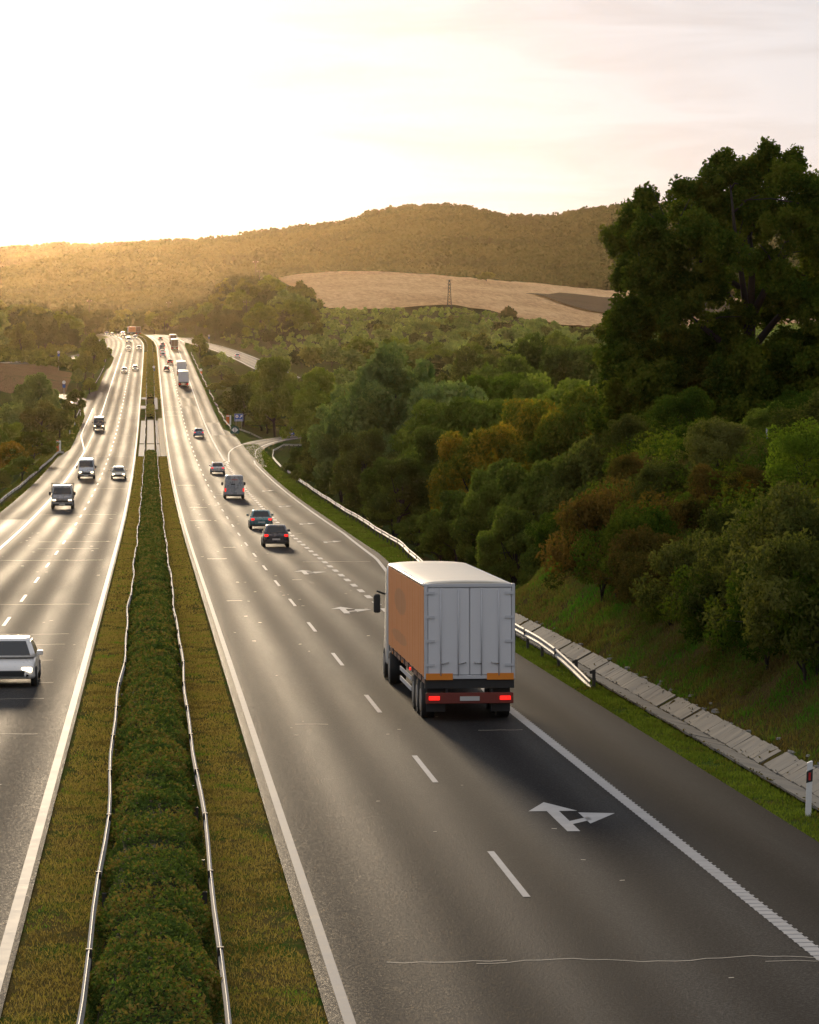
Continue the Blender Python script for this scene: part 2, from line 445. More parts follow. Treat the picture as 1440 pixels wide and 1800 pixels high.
def z_ring(u, s):
    D = np.clip(s, 1000, 9000)
    px = px_of(u, np.maximum(s, 600)); Zd = D * CA + np.clip(u, -2000, 2500) * SA
    zs = np.stack([EYE - (np.interp(px, [a for a, b in t], [b for a, b in t]) - 620) / F * (d + Zd - D) for d, t in RINGS])
    i = np.clip(np.searchsorted(RD, D, side='right') - 1, 0, len(RD) - 2)
    t = (D - RD[i]) / (RD[i + 1] - RD[i])
    ix = np.arange(D.size).reshape(D.shape)
    zf = zs.reshape(len(RD), -1)
    a = zf[i.ravel(), ix.ravel()].reshape(D.shape); b = zf[(i + 1).ravel(), ix.ravel()].reshape(D.shape)
    tt = t * .6 + .4 * t * t * (3 - 2 * t)
    return a + (b - a) * tt
def vnoise(u, s, k):
    return (np.sin(u / k + 1.3) * np.cos(s / k * .9 + .4) + .5 * np.sin(u / k * 2.3 + s / k * 1.7) + .35 * np.sin(u / k * 4.1 - s / k * 3.3 + 2)) / 1.85
BOT = 14.75   # toe of the verge where the slabs begin (lateral metres)
def z_terrain(u, s):
    u = np.asarray(u, float); s = np.asarray(s, float)
    u, s = np.broadcast_arrays(u, s)
    v = u - cx(s); z0 = zr(s)
    dR = np.maximum(v - ER(s), 0); dL = np.maximum(EL(s) - v, 0)
    # cutting on the right, close to the bridge
    b = np.interp(v, [13, 14.0, 14.45, 14.75, 15.2, 15.7, 23.8, 40, 120], [0, .0, -.24, -.26, .06, .42, 6.6, 7.6, 9.5])
    b = b + np.where(v > 16, vnoise(u, s, 3.1) * .22 * np.clip((v - 16) / 2, 0, 1), 0)
    nose = 1 - smooth(0, 1, (s - (138 + 3.3 * np.clip(v - 17, 0, 40))) / 24)
    # embankment on the right further out
    dep = np.interp(s, [120, 170, 300, 520, 640, 800, 1000], [4, 5.5, 7, 6.5, 3, 2.0, 2.0])
    e = -np.clip((dR - np.interp(s, [150, 440, 520, 600], [1.9, 2.2, 1.2, 2.5])) * .5, 0, dep) - np.clip(dR - 30, 0, 60) * .02
    right = np.where(dR > 0, b * nose + (1 - nose) * e, 0)
    ld = np.interp(s, [0, 500, 650, 760, 860, 1000], [-5, -5, -3, -1.0, 3.2, 2])
    le = np.sign(ld) * np.clip((dL - 2.2) * .42, 0, np.abs(ld))
    near = z0 - .05 + right + np.where(dL > 0, le, 0)
    rg = z_ring(u, s) + vnoise(u, s, 35) * 1.2 * smooth(900, 1400, s) + vnoise(u, s, 120) * 3 * smooth(2600, 3300, s)
    wfar = smooth(620, 1000, s)
    wlat = smooth(2.5, 34, np.maximum(dR, dL))
    wroad = 1 - smooth(1700, 1850, s)
    far = np.where(wroad > 0, (z0 - .05) * (1 - wlat) * wroad + rg * (1 - (1 - wlat) * wroad), rg)
    wt = wfar * np.where((dR > 0) | (dL > 0), 1, 1)
    z = near * (1 - wt) + far * wt
    # side roads: bed the terrain under them
    for pts, hw in (RAMP, SLIP, SIDE, LRAMP):
        best = np.full(u.shape, 1e9); zz = np.zeros(u.shape)
        for (ax, ay, az), (bx, by, bz) in zip(pts[:-1], pts[1:]):
            L2 = (bx - ax) ** 2 + (by - ay) ** 2
            t = np.clip(((u - ax) * (bx - ax) + (s - ay) * (by - ay)) / L2, 0, 1)
            d = np.hypot(u - (ax + t * (bx - ax)), s - (ay + t * (by - ay)))
            m = d < best
            best = np.where(m, d, best); zz = np.where(m, az + t * (bz - az), zz)
        wv = 1 - smooth(hw + 1.6, hw + 12, best)
        out = (dR > .05) | (dL > .05)
        z = np.where(out, z * (1 - wv) + (zz - .07) * wv, z)
    return z
def zt(u, s): return float(z_terrain(np.array([float(u)]), np.array([float(s)]))[0])

# ---------------------------------------------------------------- the ground sheet
def lines(segs):
    out = []
    for a, b, st in segs:
        n = max(1, int(round((b - a) / st))); out += list(np.linspace(a, b, n, endpoint=False))
    out.append(segs[-1][1]); return np.array(out)
us = lines([(-9000, -3000, 1500), (-3000, -900, 150), (-900, -300, 40), (-300, -90, 10), (-90, -40, 3), (-40, -13.3, 1.0), (-13.3, 13.0, 1.5), (13.0, 20, .35), (20, 45, 1.0), (45, 110, 2.5), (110, 420, 8), (420, 1100, 16), (1100, 2200, 60), (2200, 9000, 1400)])
ss = lines([(-3000, -200, 400), (-200, 30, 30), (30, 170, 1.4), (170, 320, 3), (320, 720, 5), (720, 1750, 10), (1750, 2600, 20), (2600, 4200, 22), (4200, 5400, 40), (5400, 9000, 300)])
UU, SS = np.meshgrid(us, ss)
ZZ = z_terrain(UU, SS)
nu = len(us)
V = np.stack([UU.ravel(), SS.ravel(), ZZ.ravel()], 1)
ii, jj = np.meshgrid(np.arange(len(ss) - 1), np.arange(nu - 1), indexing='ij')
a0 = (ii * nu + jj).ravel()
Fc = np.stack([a0, a0 + 1, a0 + nu + 1, a0 + nu], 1)
cu = (UU[:-1, :-1] + UU[1:, 1:]).ravel() / 2; cs_ = (SS[:-1, :-1] + SS[1:, 1:]).ravel() / 2
cv = cu - cx(cs_)
mi = np.full(len(cu), 3)
mi[(np.abs(cv) < 6)] = 0
mi[(cv > 6) & (cv < ER(cs_) + 2.4) & (cs_ < 1400)] = 1
mi[(cv < -6) & (cv > EL(cs_) - 2.6) & (cs_ < 1400)] = 1
mi[(cv >= 15.1) & (cs_ < 260)] = 2
mi[(cs_ > 1000) & (np.abs(cv) > 26)] = 4
mi[(cs_ > 780) & (cs_ < 935) & (cv < -20) & (cv > -60) & (cs_ + cu * 1.0 < 880)] = 5
ground = link('ground', mesh_np('ground', V, Fc, [M['median'], M['verge'], M['bank'], M['meadow'], M['scrub'], M['earth']], mi, smooth=True))
tag(ground, kind='structure')

# ---------------------------------------------------------------- roads
def strip(name, fa, fb, s0, s1, ds, dz, mat, nacross=1, kind='structure'):
    ss_ = np.arange(s0, s1 + .01, ds)
    rows = []
    for k in range(nacross + 1):
        t = k / nacross
        rows.append(fa(ss_) * (1 - t) + fb(ss_) * t)
    Ue = np.stack(rows, 1)
    c = cx(ss_)[:, None]; z = zr(ss_)[:, None]
    X = Ue + c; Y = np.broadcast_to(ss_[:, None], X.shape); Z = np.broadcast_to(z + dz, X.shape)
    n = nacross + 1
    ii, jj = np.meshgrid(np.arange(len(ss_) - 1), np.arange(nacross), indexing='ij')
    a = (ii * n + jj).ravel()
    me = mesh_np(name, np.stack([X.ravel(), Y.ravel(), Z.ravel()], 1), np.stack([a, a + 1, a + n + 1, a + n], 1), mat, uv=np.stack([Ue.ravel(), Y.ravel()], 1), smooth=True)
    o = link(name, me)
    if kind: tag(o, kind=kind)
    return o
K = lambda c: (lambda s: np.full(np.shape(s), float(c)))
strip('road', K(2.4), K(10.15), -60, 1800, 5, 0, M['asphalt_right'], 3)
strip('road_shoulder', K(10.15), ER, -60, 1800, 5, 0, M['asphalt_shoulder'], 2)
strip('road', K(-10.05), K(-2.1), -60, 1800, 5, 0, M['asphalt_left'], 3)
strip('road_shoulder', EL, K(-10.05), -60, 1800, 5, 0, M['asphalt_left'], 2)

def side_strip(name, road, mat, dz=-.012, wid=None, off=0.0, r=None, wa=None, wb=None):
    pts, hw = road
    P = [Vector(p) for p in pts]
    # Catmull-Rom
    Q = []
    for i in range(len(P) - 1):
        p0 = P[max(i - 1, 0)]; p1 = P[i]; p2 = P[i + 1]; p3 = P[min(i + 2, len(P) - 1)]
        for k in range(8):
            t = k / 8
            Q.append(.5 * ((2 * p1) + (p2 - p0) * t + (2 * p0 - 5 * p1 + 4 * p2 - p3) * t * t + (3 * p1 - p0 - 3 * p2 + p3) * t ** 3))
    Q.append(P[-1])
    if r: Q = Q[int(r[0] * (len(Q) - 1)): int(r[1] * (len(Q) - 1)) + 1]
    V = []; UV = []; acc = 0
    for i, q in enumerate(Q):
        t = (Q[min(i + 1, len(Q) - 1)] - Q[max(i - 1, 0)]); t.z = 0; t.normalize()
        nrm = Vector((t.y, -t.x, 0))
        a = -hw if wa is None else wa; b = hw if wb is None else wb
        if i: acc += (Q[i] - Q[i - 1]).length
        for e in (a, b):
            V.append(tuple(q + nrm * e + Vector((0, 0, dz)))); UV.append((e, acc))
    f = [(2 * i, 2 * i + 1, 2 * i + 3, 2 * i + 2) for i in range(len(Q) - 1)]
    o = link(name, mesh_np(name, V, f, mat, uv=UV)); return Q, o
RQ, o = side_strip('exit_road', RAMP, M['asphalt_ramp']); tag(o, kind='structure')
SQ, o = side_strip('slip_road', SLIP, M['asphalt_ramp'], dz=-.006); tag(o, kind='structure')
DQ, o = side_strip('side_road', SIDE, M['asphalt_ramp']); tag(o, kind='structure')
LQ, o = side_strip('entry_road', LRAMP, M['asphalt_ramp'], dz=-.008); tag(o, kind='structure')
# lighter repair patches in the pavement
pv = []; pf = []; pu = []
def patch(u0, u1, s0, s1, dz=.003):
    n = max(1, int((s1 - s0) / 6)); b = len(pv)
    for i in range(n + 1):
        s = s0 + (s1 - s0) * i / n
        for u in (u0, u1): pv.append((u + float(cx(s)), s, float(zr(s)) + dz)); pu.append((u, s))
    for i in range(n): pf.append((b + 2 * i, b + 2 * i + 1, b + 2 * i + 3, b + 2 * i + 2))
patch(-13.2, -10.15, 220, 272); patch(10.4, 13.0, 560, 620); patch(-13.0, -10.1, 130, 190)
o = link('road_patches', mesh_np('road_patches', pv, pf, M['asphalt_patch'], uv=pu)); tag(o, kind='structure')
pv = []; pf = []; pu = []
patch(10.35, 13.1, 700, 760); patch(6.6, 10.1, 700, 745)
o = link('road_patches', mesh_np('road_patches', pv, pf, M['asphalt_shoulder'], uv=pu)); tag(o, kind='structure')

# painted markings, one sheet
mv = []; mf = []
def mark_line(ua, ub, s0, s1, dz=.006, ds=3.0, wob=0.0):
    n = max(1, int(round((s1 - s0) / ds))); b = len(mv)
    for i in range(n + 1):
        s = s0 + (s1 - s0) * i / n; c = float(cx(s)); z = float(zr(s)) + dz + s * 1.2e-5
        a_, b_ = (ua(s) if callable(ua) else ua), (ub(s) if callable(ub) else ub)
        wv = wob * math.sin(s * .31) if wob else 0
        mv.append((a_ + c + wv, s, z)); mv.append((b_ + c + wv, s, z))
    for i in range(n): mf.append((b + 2 * i, b + 2 * i + 1, b + 2 * i + 3, b + 2 * i + 2))
def mark_poly(pts, dz=.006):
    b = len(mv)
    for u, s in pts: mv.append((u, s, float(zr(s)) + dz + s * 1.2e-5))
    for i in range(1, len(pts) - 1): mf.append((b, b + i, b + i + 1, b + i + 1))
mark_line(2.61, 2.77, -50, 1750, ds=5)
mark_line(-2.38, -2.19, -50, 1750, ds=5)
o = link('road_markings', mesh_np('road_markings', mv, mf, M['paint_old'])); tag(o, kind='structure')
mv.clear(); mf.clear()
for k in range(-4, 96):
    s = 55.4 - 72 + 18.0 * k
    mark_line(6.40, 6.53, s, s + 6, ds=6)
    mark_line(-6.06, -5.92, s + 5, s + 11, ds=6)
mark_line(10.12, 10.37, -50, 99, wob=0)
# ribbed thermoplastic edge line: raised cross bars
for s in np.arange(40, 99, .42):
    mark_line(10.10, 10.40, s, s + .13, dz=.011, ds=1)
mark_line(10.15, 10.40, 99, 122, ds=3)
mark_line(10.15, 10.40, 452, 1300, ds=5)
mark_line(-10.05, -9.82, -50, 492, ds=5)
mark_line(-10.05, -9.82, 640, 1140, ds=5)
mark_line(-10.05, -9.82, 1350, 1750, ds=5)
for k in range(60):                       # short broad dashes along the exit lane
    s = 124 + 5.5 * k
    if s < 448: mark_line(10.12, 10.40, s, s + 2.6, ds=3)
for k in range(24):
    s = 500 + 5.5 * k
    if s < 630: mark_line(-10.05, -9.80, s, s + 2.4, ds=3)
# outer line of the exit lane and the taper
mark_line(lambda s: np.interp(s, [122, 150, 178, 196, 240, 300, 440, 452], [10.3, 11.55, 12.9, 13.55, 14.15, 14.2, 14.05, 14.3]), lambda s: np.interp(s, [122, 150, 178, 196, 240, 300, 440, 452], [10.5, 11.75, 13.1, 13.75, 14.35, 14.4, 14.25, 14.5]), 122, 452, ds=4)
mark_line(lambda s: np.interp(s, [492, 560, 600], [-10.0, -12.0, -12.2]), lambda s: np.interp(s, [492, 560, 600], [-9.8, -11.8, -12.0]), 492, 690, ds=5)
Q_, o1 = side_strip('road_markings', RAMP, M['paint'], dz=.004, wa=-2.35, wb=-2.15, r=(.08, 1)); tag(o1, kind='structure')
Q_, o1 = side_strip('road_markings', RAMP, M['paint'], dz=.004, wa=1.55, wb=1.75, r=(.12, 1)); tag(o1, kind='structure')
Q_, o1 = side_strip('road_markings', SLIP, M['paint'], dz=.02, wa=-3.9, wb=-3.65); tag(o1, kind='structure')
Q_, o1 = side_strip('road_markings', SLIP, M['paint'], dz=.02, wa=3.6, wb=3.9); tag(o1, kind='structure')
mark_line(lambda s: 10.4 + (s - 440) * .004, lambda s: 10.62 + (s - 440) * .004, 440, 450)
# straight-and-right arrows
def arrow(uc, s0, L=5.0):
    k = L / 5.0
    mark_poly([(uc - .13, s0), (uc + .13, s0), (uc + .13, s0 + 3.4 * k), (uc - .13, s0 + 3.4 * k)])
    mark_poly([(uc - .52, s0 + 3.4 * k), (uc + .52, s0 + 3.4 * k), (uc, s0 + 5.0 * k)])
    mark_poly([(uc + .13, s0 + 1.15 * k), (uc + .62, s0 + 1.85 * k), (uc + .62, s0 + 2.35 * k), (uc + .13, s0 + 1.65 * k)])
    mark_poly([(uc + .50, s0 + 1.2 * k), (uc + 1.25, s0 + 2.9 * k), (uc + .50, s0 + 3.1 * k)])
arrow(8.45, 64.3)
arrow(8.45, 139.5); arrow(8.45, 176)
def arrow_r(uc, s0):
    mark_poly([(uc - .12, s0), (uc + .12, s0), (uc + .12, s0 + 1.8), (uc - .12, s0 + 1.8)])
    mark_poly([(uc + .12, s0 + 1.0), (uc + .7, s0 + 1.7), (uc + .7, s0 + 2.2), (uc + .12, s0 + 1.5)])
    mark_poly([(uc + .6, s0 + 1.0), (uc + 1.25, s0 + 2.9), (uc + .6, s0 + 3.2)])
for s in (222, 258, 300, 345): arrow_r(12.0, s)
o = link('road_markings', mesh_np('road_markings', mv, mf, M['paint'])); tag(o, kind='structure')
# bright tar joints / thin transverse cracks
mv = []; mf = []
def crack(u0, u1, s, w=.05, amp=.15, ph=0):
    n = max(2, int(abs(u1 - u0) / .25)); b = len(mv)
    for i in range(n + 1):
        u = u0 + (u1 - u0) * i / n
        sy = s + amp * math.sin(u * 2.1 + ph) + .05 * math.sin(u * 9 + ph)
        for e in (-w / 2, w / 2): mv.append((u + float(cx(s)), sy + e, float(zr(sy)) + .007 + s * 1.5e-5))
    for i in range(n): mf.append((b + 2 * i, b + 2 * i + 1, b + 2 * i + 3, b + 2 * i + 2))
crack(4.9, 13.0, 48.7, .035, .18, 1.0); crack(3.55, 5.4, 48.8, .04, .05, 2)
crack(9.3, 10.3, 48.4, .03, .03, 2); crack(8.7, 9.9, 85.8, .04, .02); crack(3.9, 4.8, 88.0, .04, .05)
for s, a, b_ in [(56, -4, -2.8), (64, -4.4, -3.2), (74, -4.9, -3.4), (86, -4.6, -3.0), (97, -5.0, -3.2), (103, -5.0, -3.1), (113, -5.1, -3.4), (121, -5.6, -3.2), (127, -6.0, -3.2), (135, -9.5, -3.0), (148, -8, -2.8), (162, -9.6, -7), (171, -5.6, -3.5), (196, -9.9, -2.9), (214, -7.4, -3.4), (226, -7.8, -2.8), (252, -9.6, -2.7), (262, -7, -4), (283, -9.8, -3), (306, -8, -2.8), (330, -9.9, -3.1), (355, -7, -2.6), (378, -9, -3), (402, -9.9, -2.7), (424, -7, -3), (447, -6, -2.8), (470, -9.9, -2.8), (498, -6, -2.7), (530, -6, -2.8), (560, -9, -3), (590, -5.6, -2.7), (640, -12.5, -2.8), (668, -12.5, -2.8), (700, -9, -2.8)]:
    if int(s) % 3: crack(a, b_, s, .03 + s * 1.2e-4, .12, s)
for s, a, b_ in [(150, 3.5, 4.2), (170, 7.4, 7.9), (192, 9.0, 13), (197, 3.4, 4.6), (215, 4.8, 5.6), (240, 10.8, 11.2), (268, 3.2, 5), (300, 3.6, 5.2), (336, 6.8, 9.8), (365, 3, 5), (672, 3, 6.5), (700, 3, 6.3), (655, 3, 6.6)]:
    crack(a, b_, s, .04 + s * 3e-4, .1, s)
for _ in range(120):                      # small chips and blots on the lanes
    s = random.uniform(46, 330); u = random.choice([random.uniform(2.9, 9.9), random.uniform(-9.8, -2.7)])
    q = random.uniform(.02, .045) * (1 + s / 120)
    crack(u, u + q * 1.6, s, q, 0)
o = link('road_cracks', mesh_np('road_cracks', mv, mf, M['seal'])); tag(o, kind='structure')

# concrete pads in the median where the hedge is missing
def padm(u0, u1, s0, s1, dz, h=.1):
    mb = MB(); n = max(1, int((s1 - s0) / 10))
    rings = []
    for i in range(n + 1):
        s = s0 + (s1 - s0) * i / n; z = float(zr(s)) + dz
        rings.append([(u0, s, z - h), (u1, s, z - h), (u1, s, z), (u0, s, z)])
    mb.loft(rings, smooth=False); return mb
mb = MB()
for u0, u1, s0, s1 in [(-.58, .62, 486, 520), (-.58, .62, 524, 632), (-1.75, -.9, 470, 520), (-1.75, -.9, 524, 628), (.95, 1.4, 470, 520), (.95, 1.4, 524, 628), (-2.05, -.95, 688, 702), (-2.0, -.95, 738, 748), (1.0, 1.6, 686, 746)]:
    q = padm(u0, u1, s0, s1, .06); mb.add(q.v, q.f)
o = mb.build('pavement_slabs', M['concrete']); tag(o, kind='structure')
mb = padm(1.45, 2.35, 470, 640, .03)
o = mb.build('pavement_strip', M['asphalt_shoulder']); tag(o, kind='structure')

# drainage channel lined with slabs, right of the verge
dp = [(14.02, -.02), (14.4, -.15), (14.7, -.16), (15.15, .10), (15.3, .17)]
sD = np.arange(30, 150, 1.5)
V = []; UV = []
for s in sD:
    for k, (u, h) in enumerate(dp):
        V.append((u + .04 * math.sin(s * .5 + k), s, float(zr(s)) + h * 1.0 + .05 + .02 * math.sin(s * 1.7 + k * 2)))
        UV.append((s, u * 1.0))
n = len(dp)
Fq = [(i * n + j, i * n + j + 1, (i + 1) * n + j + 1, (i + 1) * n + j) for i in range(len(sD) - 1) for j in range(n - 1)]
o = link('drainage_channel', mesh_np('drainage_channel', V, Fq, M['ditch'], uv=UV)); tag(o, kind='structure')
o.data.materials[0] = M['bank']
mb = MB(); _r = random.Random(3)
for u0, u1 in ((14.05, 14.68), (14.72, 15.28)):
    s = 31.0
    while s < 149:
        L_ = _r.uniform(.36, .50); j = [_r.uniform(-.010, .010) for _ in range(4)]; e = _r.uniform(-.018, .018); sk = _r.uniform(-.02, .02)
        hA = float(np.interp(u0 + e, [a for a, b in dp], [b for a, b in dp])); hB = float(np.interp(u1 + e, [a for a, b in dp], [b for a, b in dp]))
        z = float(zr(s)) + .085
        if _r.random() > .03:
            P4 = [(u0 + e, s, z + hA + j[0]), (u1 + e, s + sk, z + hB + j[1]), (u1 + e, s + L_ + sk, z + hB + j[2]), (u0 + e, s + L_, z + hA + j[3])]
            mb.prism(P4, (0, 0, -.06))
        s += L_ + _r.uniform(.02, .06)
o = mb.build('drainage_slabs', M['slab']); tag(o, kind='structure')
# loose stones and broken slabs on the upper lip of the channel
mb = MB()
for _ in range(70):
    s = random.uniform(60, 130); u = random.gauss(15.42, .08); r = random.uniform(.04, .12)
    z = zt(u, s) + .03
    a = random.random() * 3; c, d = math.cos(a), math.sin(a)
    vs = [(u + (x * c - y * d) * r * random.uniform(.8, 1.2), s + (x * d + y * c) * r * 1.3 * random.uniform(.8, 1.2), z + zz_ * r * .55 * random.uniform(.7, 1.2)) for x, y, zz_ in [(-1, -1, -.6), (1, -1, -.6), (1, 1, -.6), (-1, 1, -.6), (-.7, -.8, 1), (.8, -.7, 1), (.7, .8, 1), (-.8, .7, 1)]]
    mb.add(vs, [(0, 3, 2, 1), (4, 5, 6, 7), (0, 1, 5, 4), (1, 2, 6, 5), (2, 3, 7, 6), (3, 0, 4, 7)])
o = mb.build('rubble', M['concrete']); tag(o, 'broken pale stones lining the top edge of the drainage channel', 'rubble', kind='stuff')
# fields
def field(name, pxs, ys, D0, D1, dz, mat, n1=60, n2=50, crop=0.0):
    """pxs/ys: lower edge given as (px -> D) table, upper edge likewise"""
    V = []
    for i in range(n1 + 1):
        px = pxs[0] + (pxs[1] - pxs[0]) * i / n1
        a, b = float(D0(px)), float(D1(px))
        for j in range(n2 + 1):
            D = a + (b - a) * j / n2
            u = px_u(px, D)
            V.append((u, D, zt(u, D) + dz + (random.random() * crop)))
    m_ = n2 + 1
    f = [(i * m_ + j, (i + 1) * m_ + j, (i + 1) * m_ + j + 1, i * m_ + j + 1) for i in range(n1) for j in range(n2)]
    o = link(name, mesh_np(name, V, f, mat, smooth=True)); tag(o, kind='structure'); return o
field('crop_field', (490, 1500), None, ipl([(490, 2230), (515, 1950), (545, 1720), (600, 1640), (700, 1620), (790, 1650), (860, 1610), (950, 1500), (1060, 1430), (1200, 1400), (1500, 1400)]), ipl([(490, 2290), (1500, 2330)]), .9, M['wheat'], 90, 60, .7)
field('ploughed_field', (925, 1500), None, ipl([(925, 2000), (960, 1900), (1060, 1770), (1500, 1700)]), ipl([(925, 2010), (980, 2110), (1060, 2130), (1500, 2150)]), 2.2, M['plough'], 30, 12)

# ---------------------------------------------------------------- leaf cards
def cards(C, size, N=None, mix=.5, asp=.6, tri=False, r=rng):
    n = len(C)
    d = r.normal(size=(n, 3)); d /= np.linalg.norm(d, axis=1)[:, None]
    if N is not None:
        d = d * (1 - mix) + N * mix; d /= np.linalg.norm(d, axis=1)[:, None]
    q = r.normal(size=(n, 3)); a = np.cross(d, q); a /= np.linalg.norm(a, axis=1)[:, None]
    b = np.cross(d, a)
    s = (np.asarray(size) * r.uniform(.65, 1.35, n))[:, None]
    a *= s; b *= s * asp
    V = np.stack([C - a, C + b, C + a, C - b], 1).reshape(-1, 3)
    Fq = np.arange(4 * n).reshape(n, 4)
    return V, Fq
def crown_pts(n_cl, n_leaf, Rr, H, z0, r, shape=1.0, clr=.27, low=0.0):
    """leaf centres in lumpy clumps that fill an uneven ovoid"""
    C = []
    for k in range(n_cl):
        d = r.normal(size=3); d /= np.linalg.norm(d)
        if d[2] < -.55: d[2] *= -1
        q = (.35 + .62 * r.random() ** .6)
        tz = d[2] * q
        wd = 1.0 if tz < 0 else (1 - .25 * tz ** 2) ** shape
        C.append((d[0] * q * Rr * wd * r.uniform(.8, 1.12), d[1] * q * Rr * wd * r.uniform(.8, 1.12), z0 + H * (.48 + .46 * tz * r.uniform(.85, 1.1))))
    C = np.array(C); rad = Rr * clr * r.uniform(.7, 1.35, n_cl)
    k = r.choice(n_cl, n_leaf, p=rad ** 2 / (rad ** 2).sum())
    d = r.normal(size=(n_leaf, 3)); d /= np.linalg.norm(d, axis=1)[:, None]
    rr = rad[k] * r.uniform(.35, 1.0, n_leaf) ** .5 * r.uniform(.85, 1.12, n_leaf)
    P = C[k] + d * rr[:, None] * np.array([1, 1, .8])
    return P, d, C, rad
def tree_proto(seed, Rr, H, bare, n_cl, n_leaf, leaf, trunk_r, shape=1.0, clr=.27, limbs=6, asp=.6):
    """returns (crown mesh, trunk mesh); total height H, crown from `bare` up"""
    r = np.random.default_rng(seed)
    P, d, C, rad = crown_pts(n_cl, n_leaf, Rr, H - bare, bare, r, shape, clr)
    V, Fq = cards(P, leaf, d, .35, asp, r=r)
    cm = mesh_np('crown', V, Fq, M['leaf_green'])
    mb = MB()
    top = bare + (H - bare) * .72
    k = 6
    pts = [(r.normal() * .03 * H * (i / k), r.normal() * .03 * H * (i / k), -.6 + (top + .6) * i / k) for i in range(k + 1)]
    mb.tube(pts, [trunk_r * (1.25 if i == 0 else 1 - .8 * i / k) for i in range(k + 1)], 8)
    order = r.permutation(n_cl)[:limbs]
    for c in order:
        t = r.uniform(.3, .8); j = t * k; i0 = int(j); q = j - i0
        p0 = Vector(pts[i0]).lerp(Vector(pts[min(i0 + 1, k)]), q)
        p3 = Vector(C[c]); mid = p0.lerp(p3, .5) + Vector((r.normal() * .1, r.normal() * .1, -.05)) * Rr * .3
        rr_ = trunk_r * (1 - .8 * t) * .6
        mb.tube([p0, mid, p3], [rr_, rr_ * .6, rr_ * .25], 5)
    me = bpy.data.meshes.new('trunk'); me.from_pydata(mb.v, [], mb.f); me.materials.append(M['bark'])
    me.polygons.foreach_set('use_smooth', [True] * len(mb.f)); me.update()
    return cm, me, Rr, H
PROTO = {
 'near': [tree_proto(11 + i, 5, 11, .6, 70, 30000, .145, .28, clr=.19, limbs=14) for i in range(4)],
 'mid': [tree_proto(31 + i, 5, 11, .1, 56, 15000, .20, .26, clr=.21) for i in range(5)],
 'far': [tree_proto(51 + i, 5, 10, -.2, 26, 2600, .46, .24, limbs=2) for i in range(4)],
 'bushnear': [tree_proto(71 + i, 2.2, 3.4, .05, 46, 11000, .070, .06, clr=.22, limbs=20, asp=.42) for i in range(4)],
 'bush': [tree_proto(81 + i, 2.6, 3.6, -.2, 16, 800, .34, .10, limbs=1, clr=.34) for i in range(3)],
 'poplar': [tree_proto(91, 2.6, 14, .8, 26, 2200, .40, .22, shape=.5, clr=.42)],
}
tree_n = 0
def tree(kind, u, s, H, Rw, mat, name, label, cat='tree', group=None, rz=None, z=None, vi=None):
    """a tree or shrub as a thing of its own: crown and trunk share mesh data with others of its kind"""
    global tree_n
    tree_n += 1
    pr = PROTO[kind][(vi if vi is not None else random.randrange(99)) % len(PROTO[kind])]
    z = zt(u, s) if z is None else z
    t = empty(name, (u, s, z), random.random() * 6.28 if rz is None else rz, label, cat, group)
    t.scale = (Rw / pr[2], Rw / pr[2] * random.uniform(.9, 1.1), H / pr[3])
    c = link('crown', pr[0], t); c.material_slots[0].link = 'OBJECT'; c.material_slots[0].material = M[mat]
    link('trunk', pr[1], t)
    return t
def tree_px(kind, px, ytop, D, halfpx, mat, name, label, cat='tree', group=None, vi=None):
    u = px_u(px, D); z = zt(u, D)
    H = max(1.0, (y_z(ytop, D, u) - z) * .99)
    halfpx = max(halfpx, .36 * H * F / D)
    return tree(kind, u, D, H, halfpx / F * D, mat, name, label, cat, group, z=z, vi=vi)

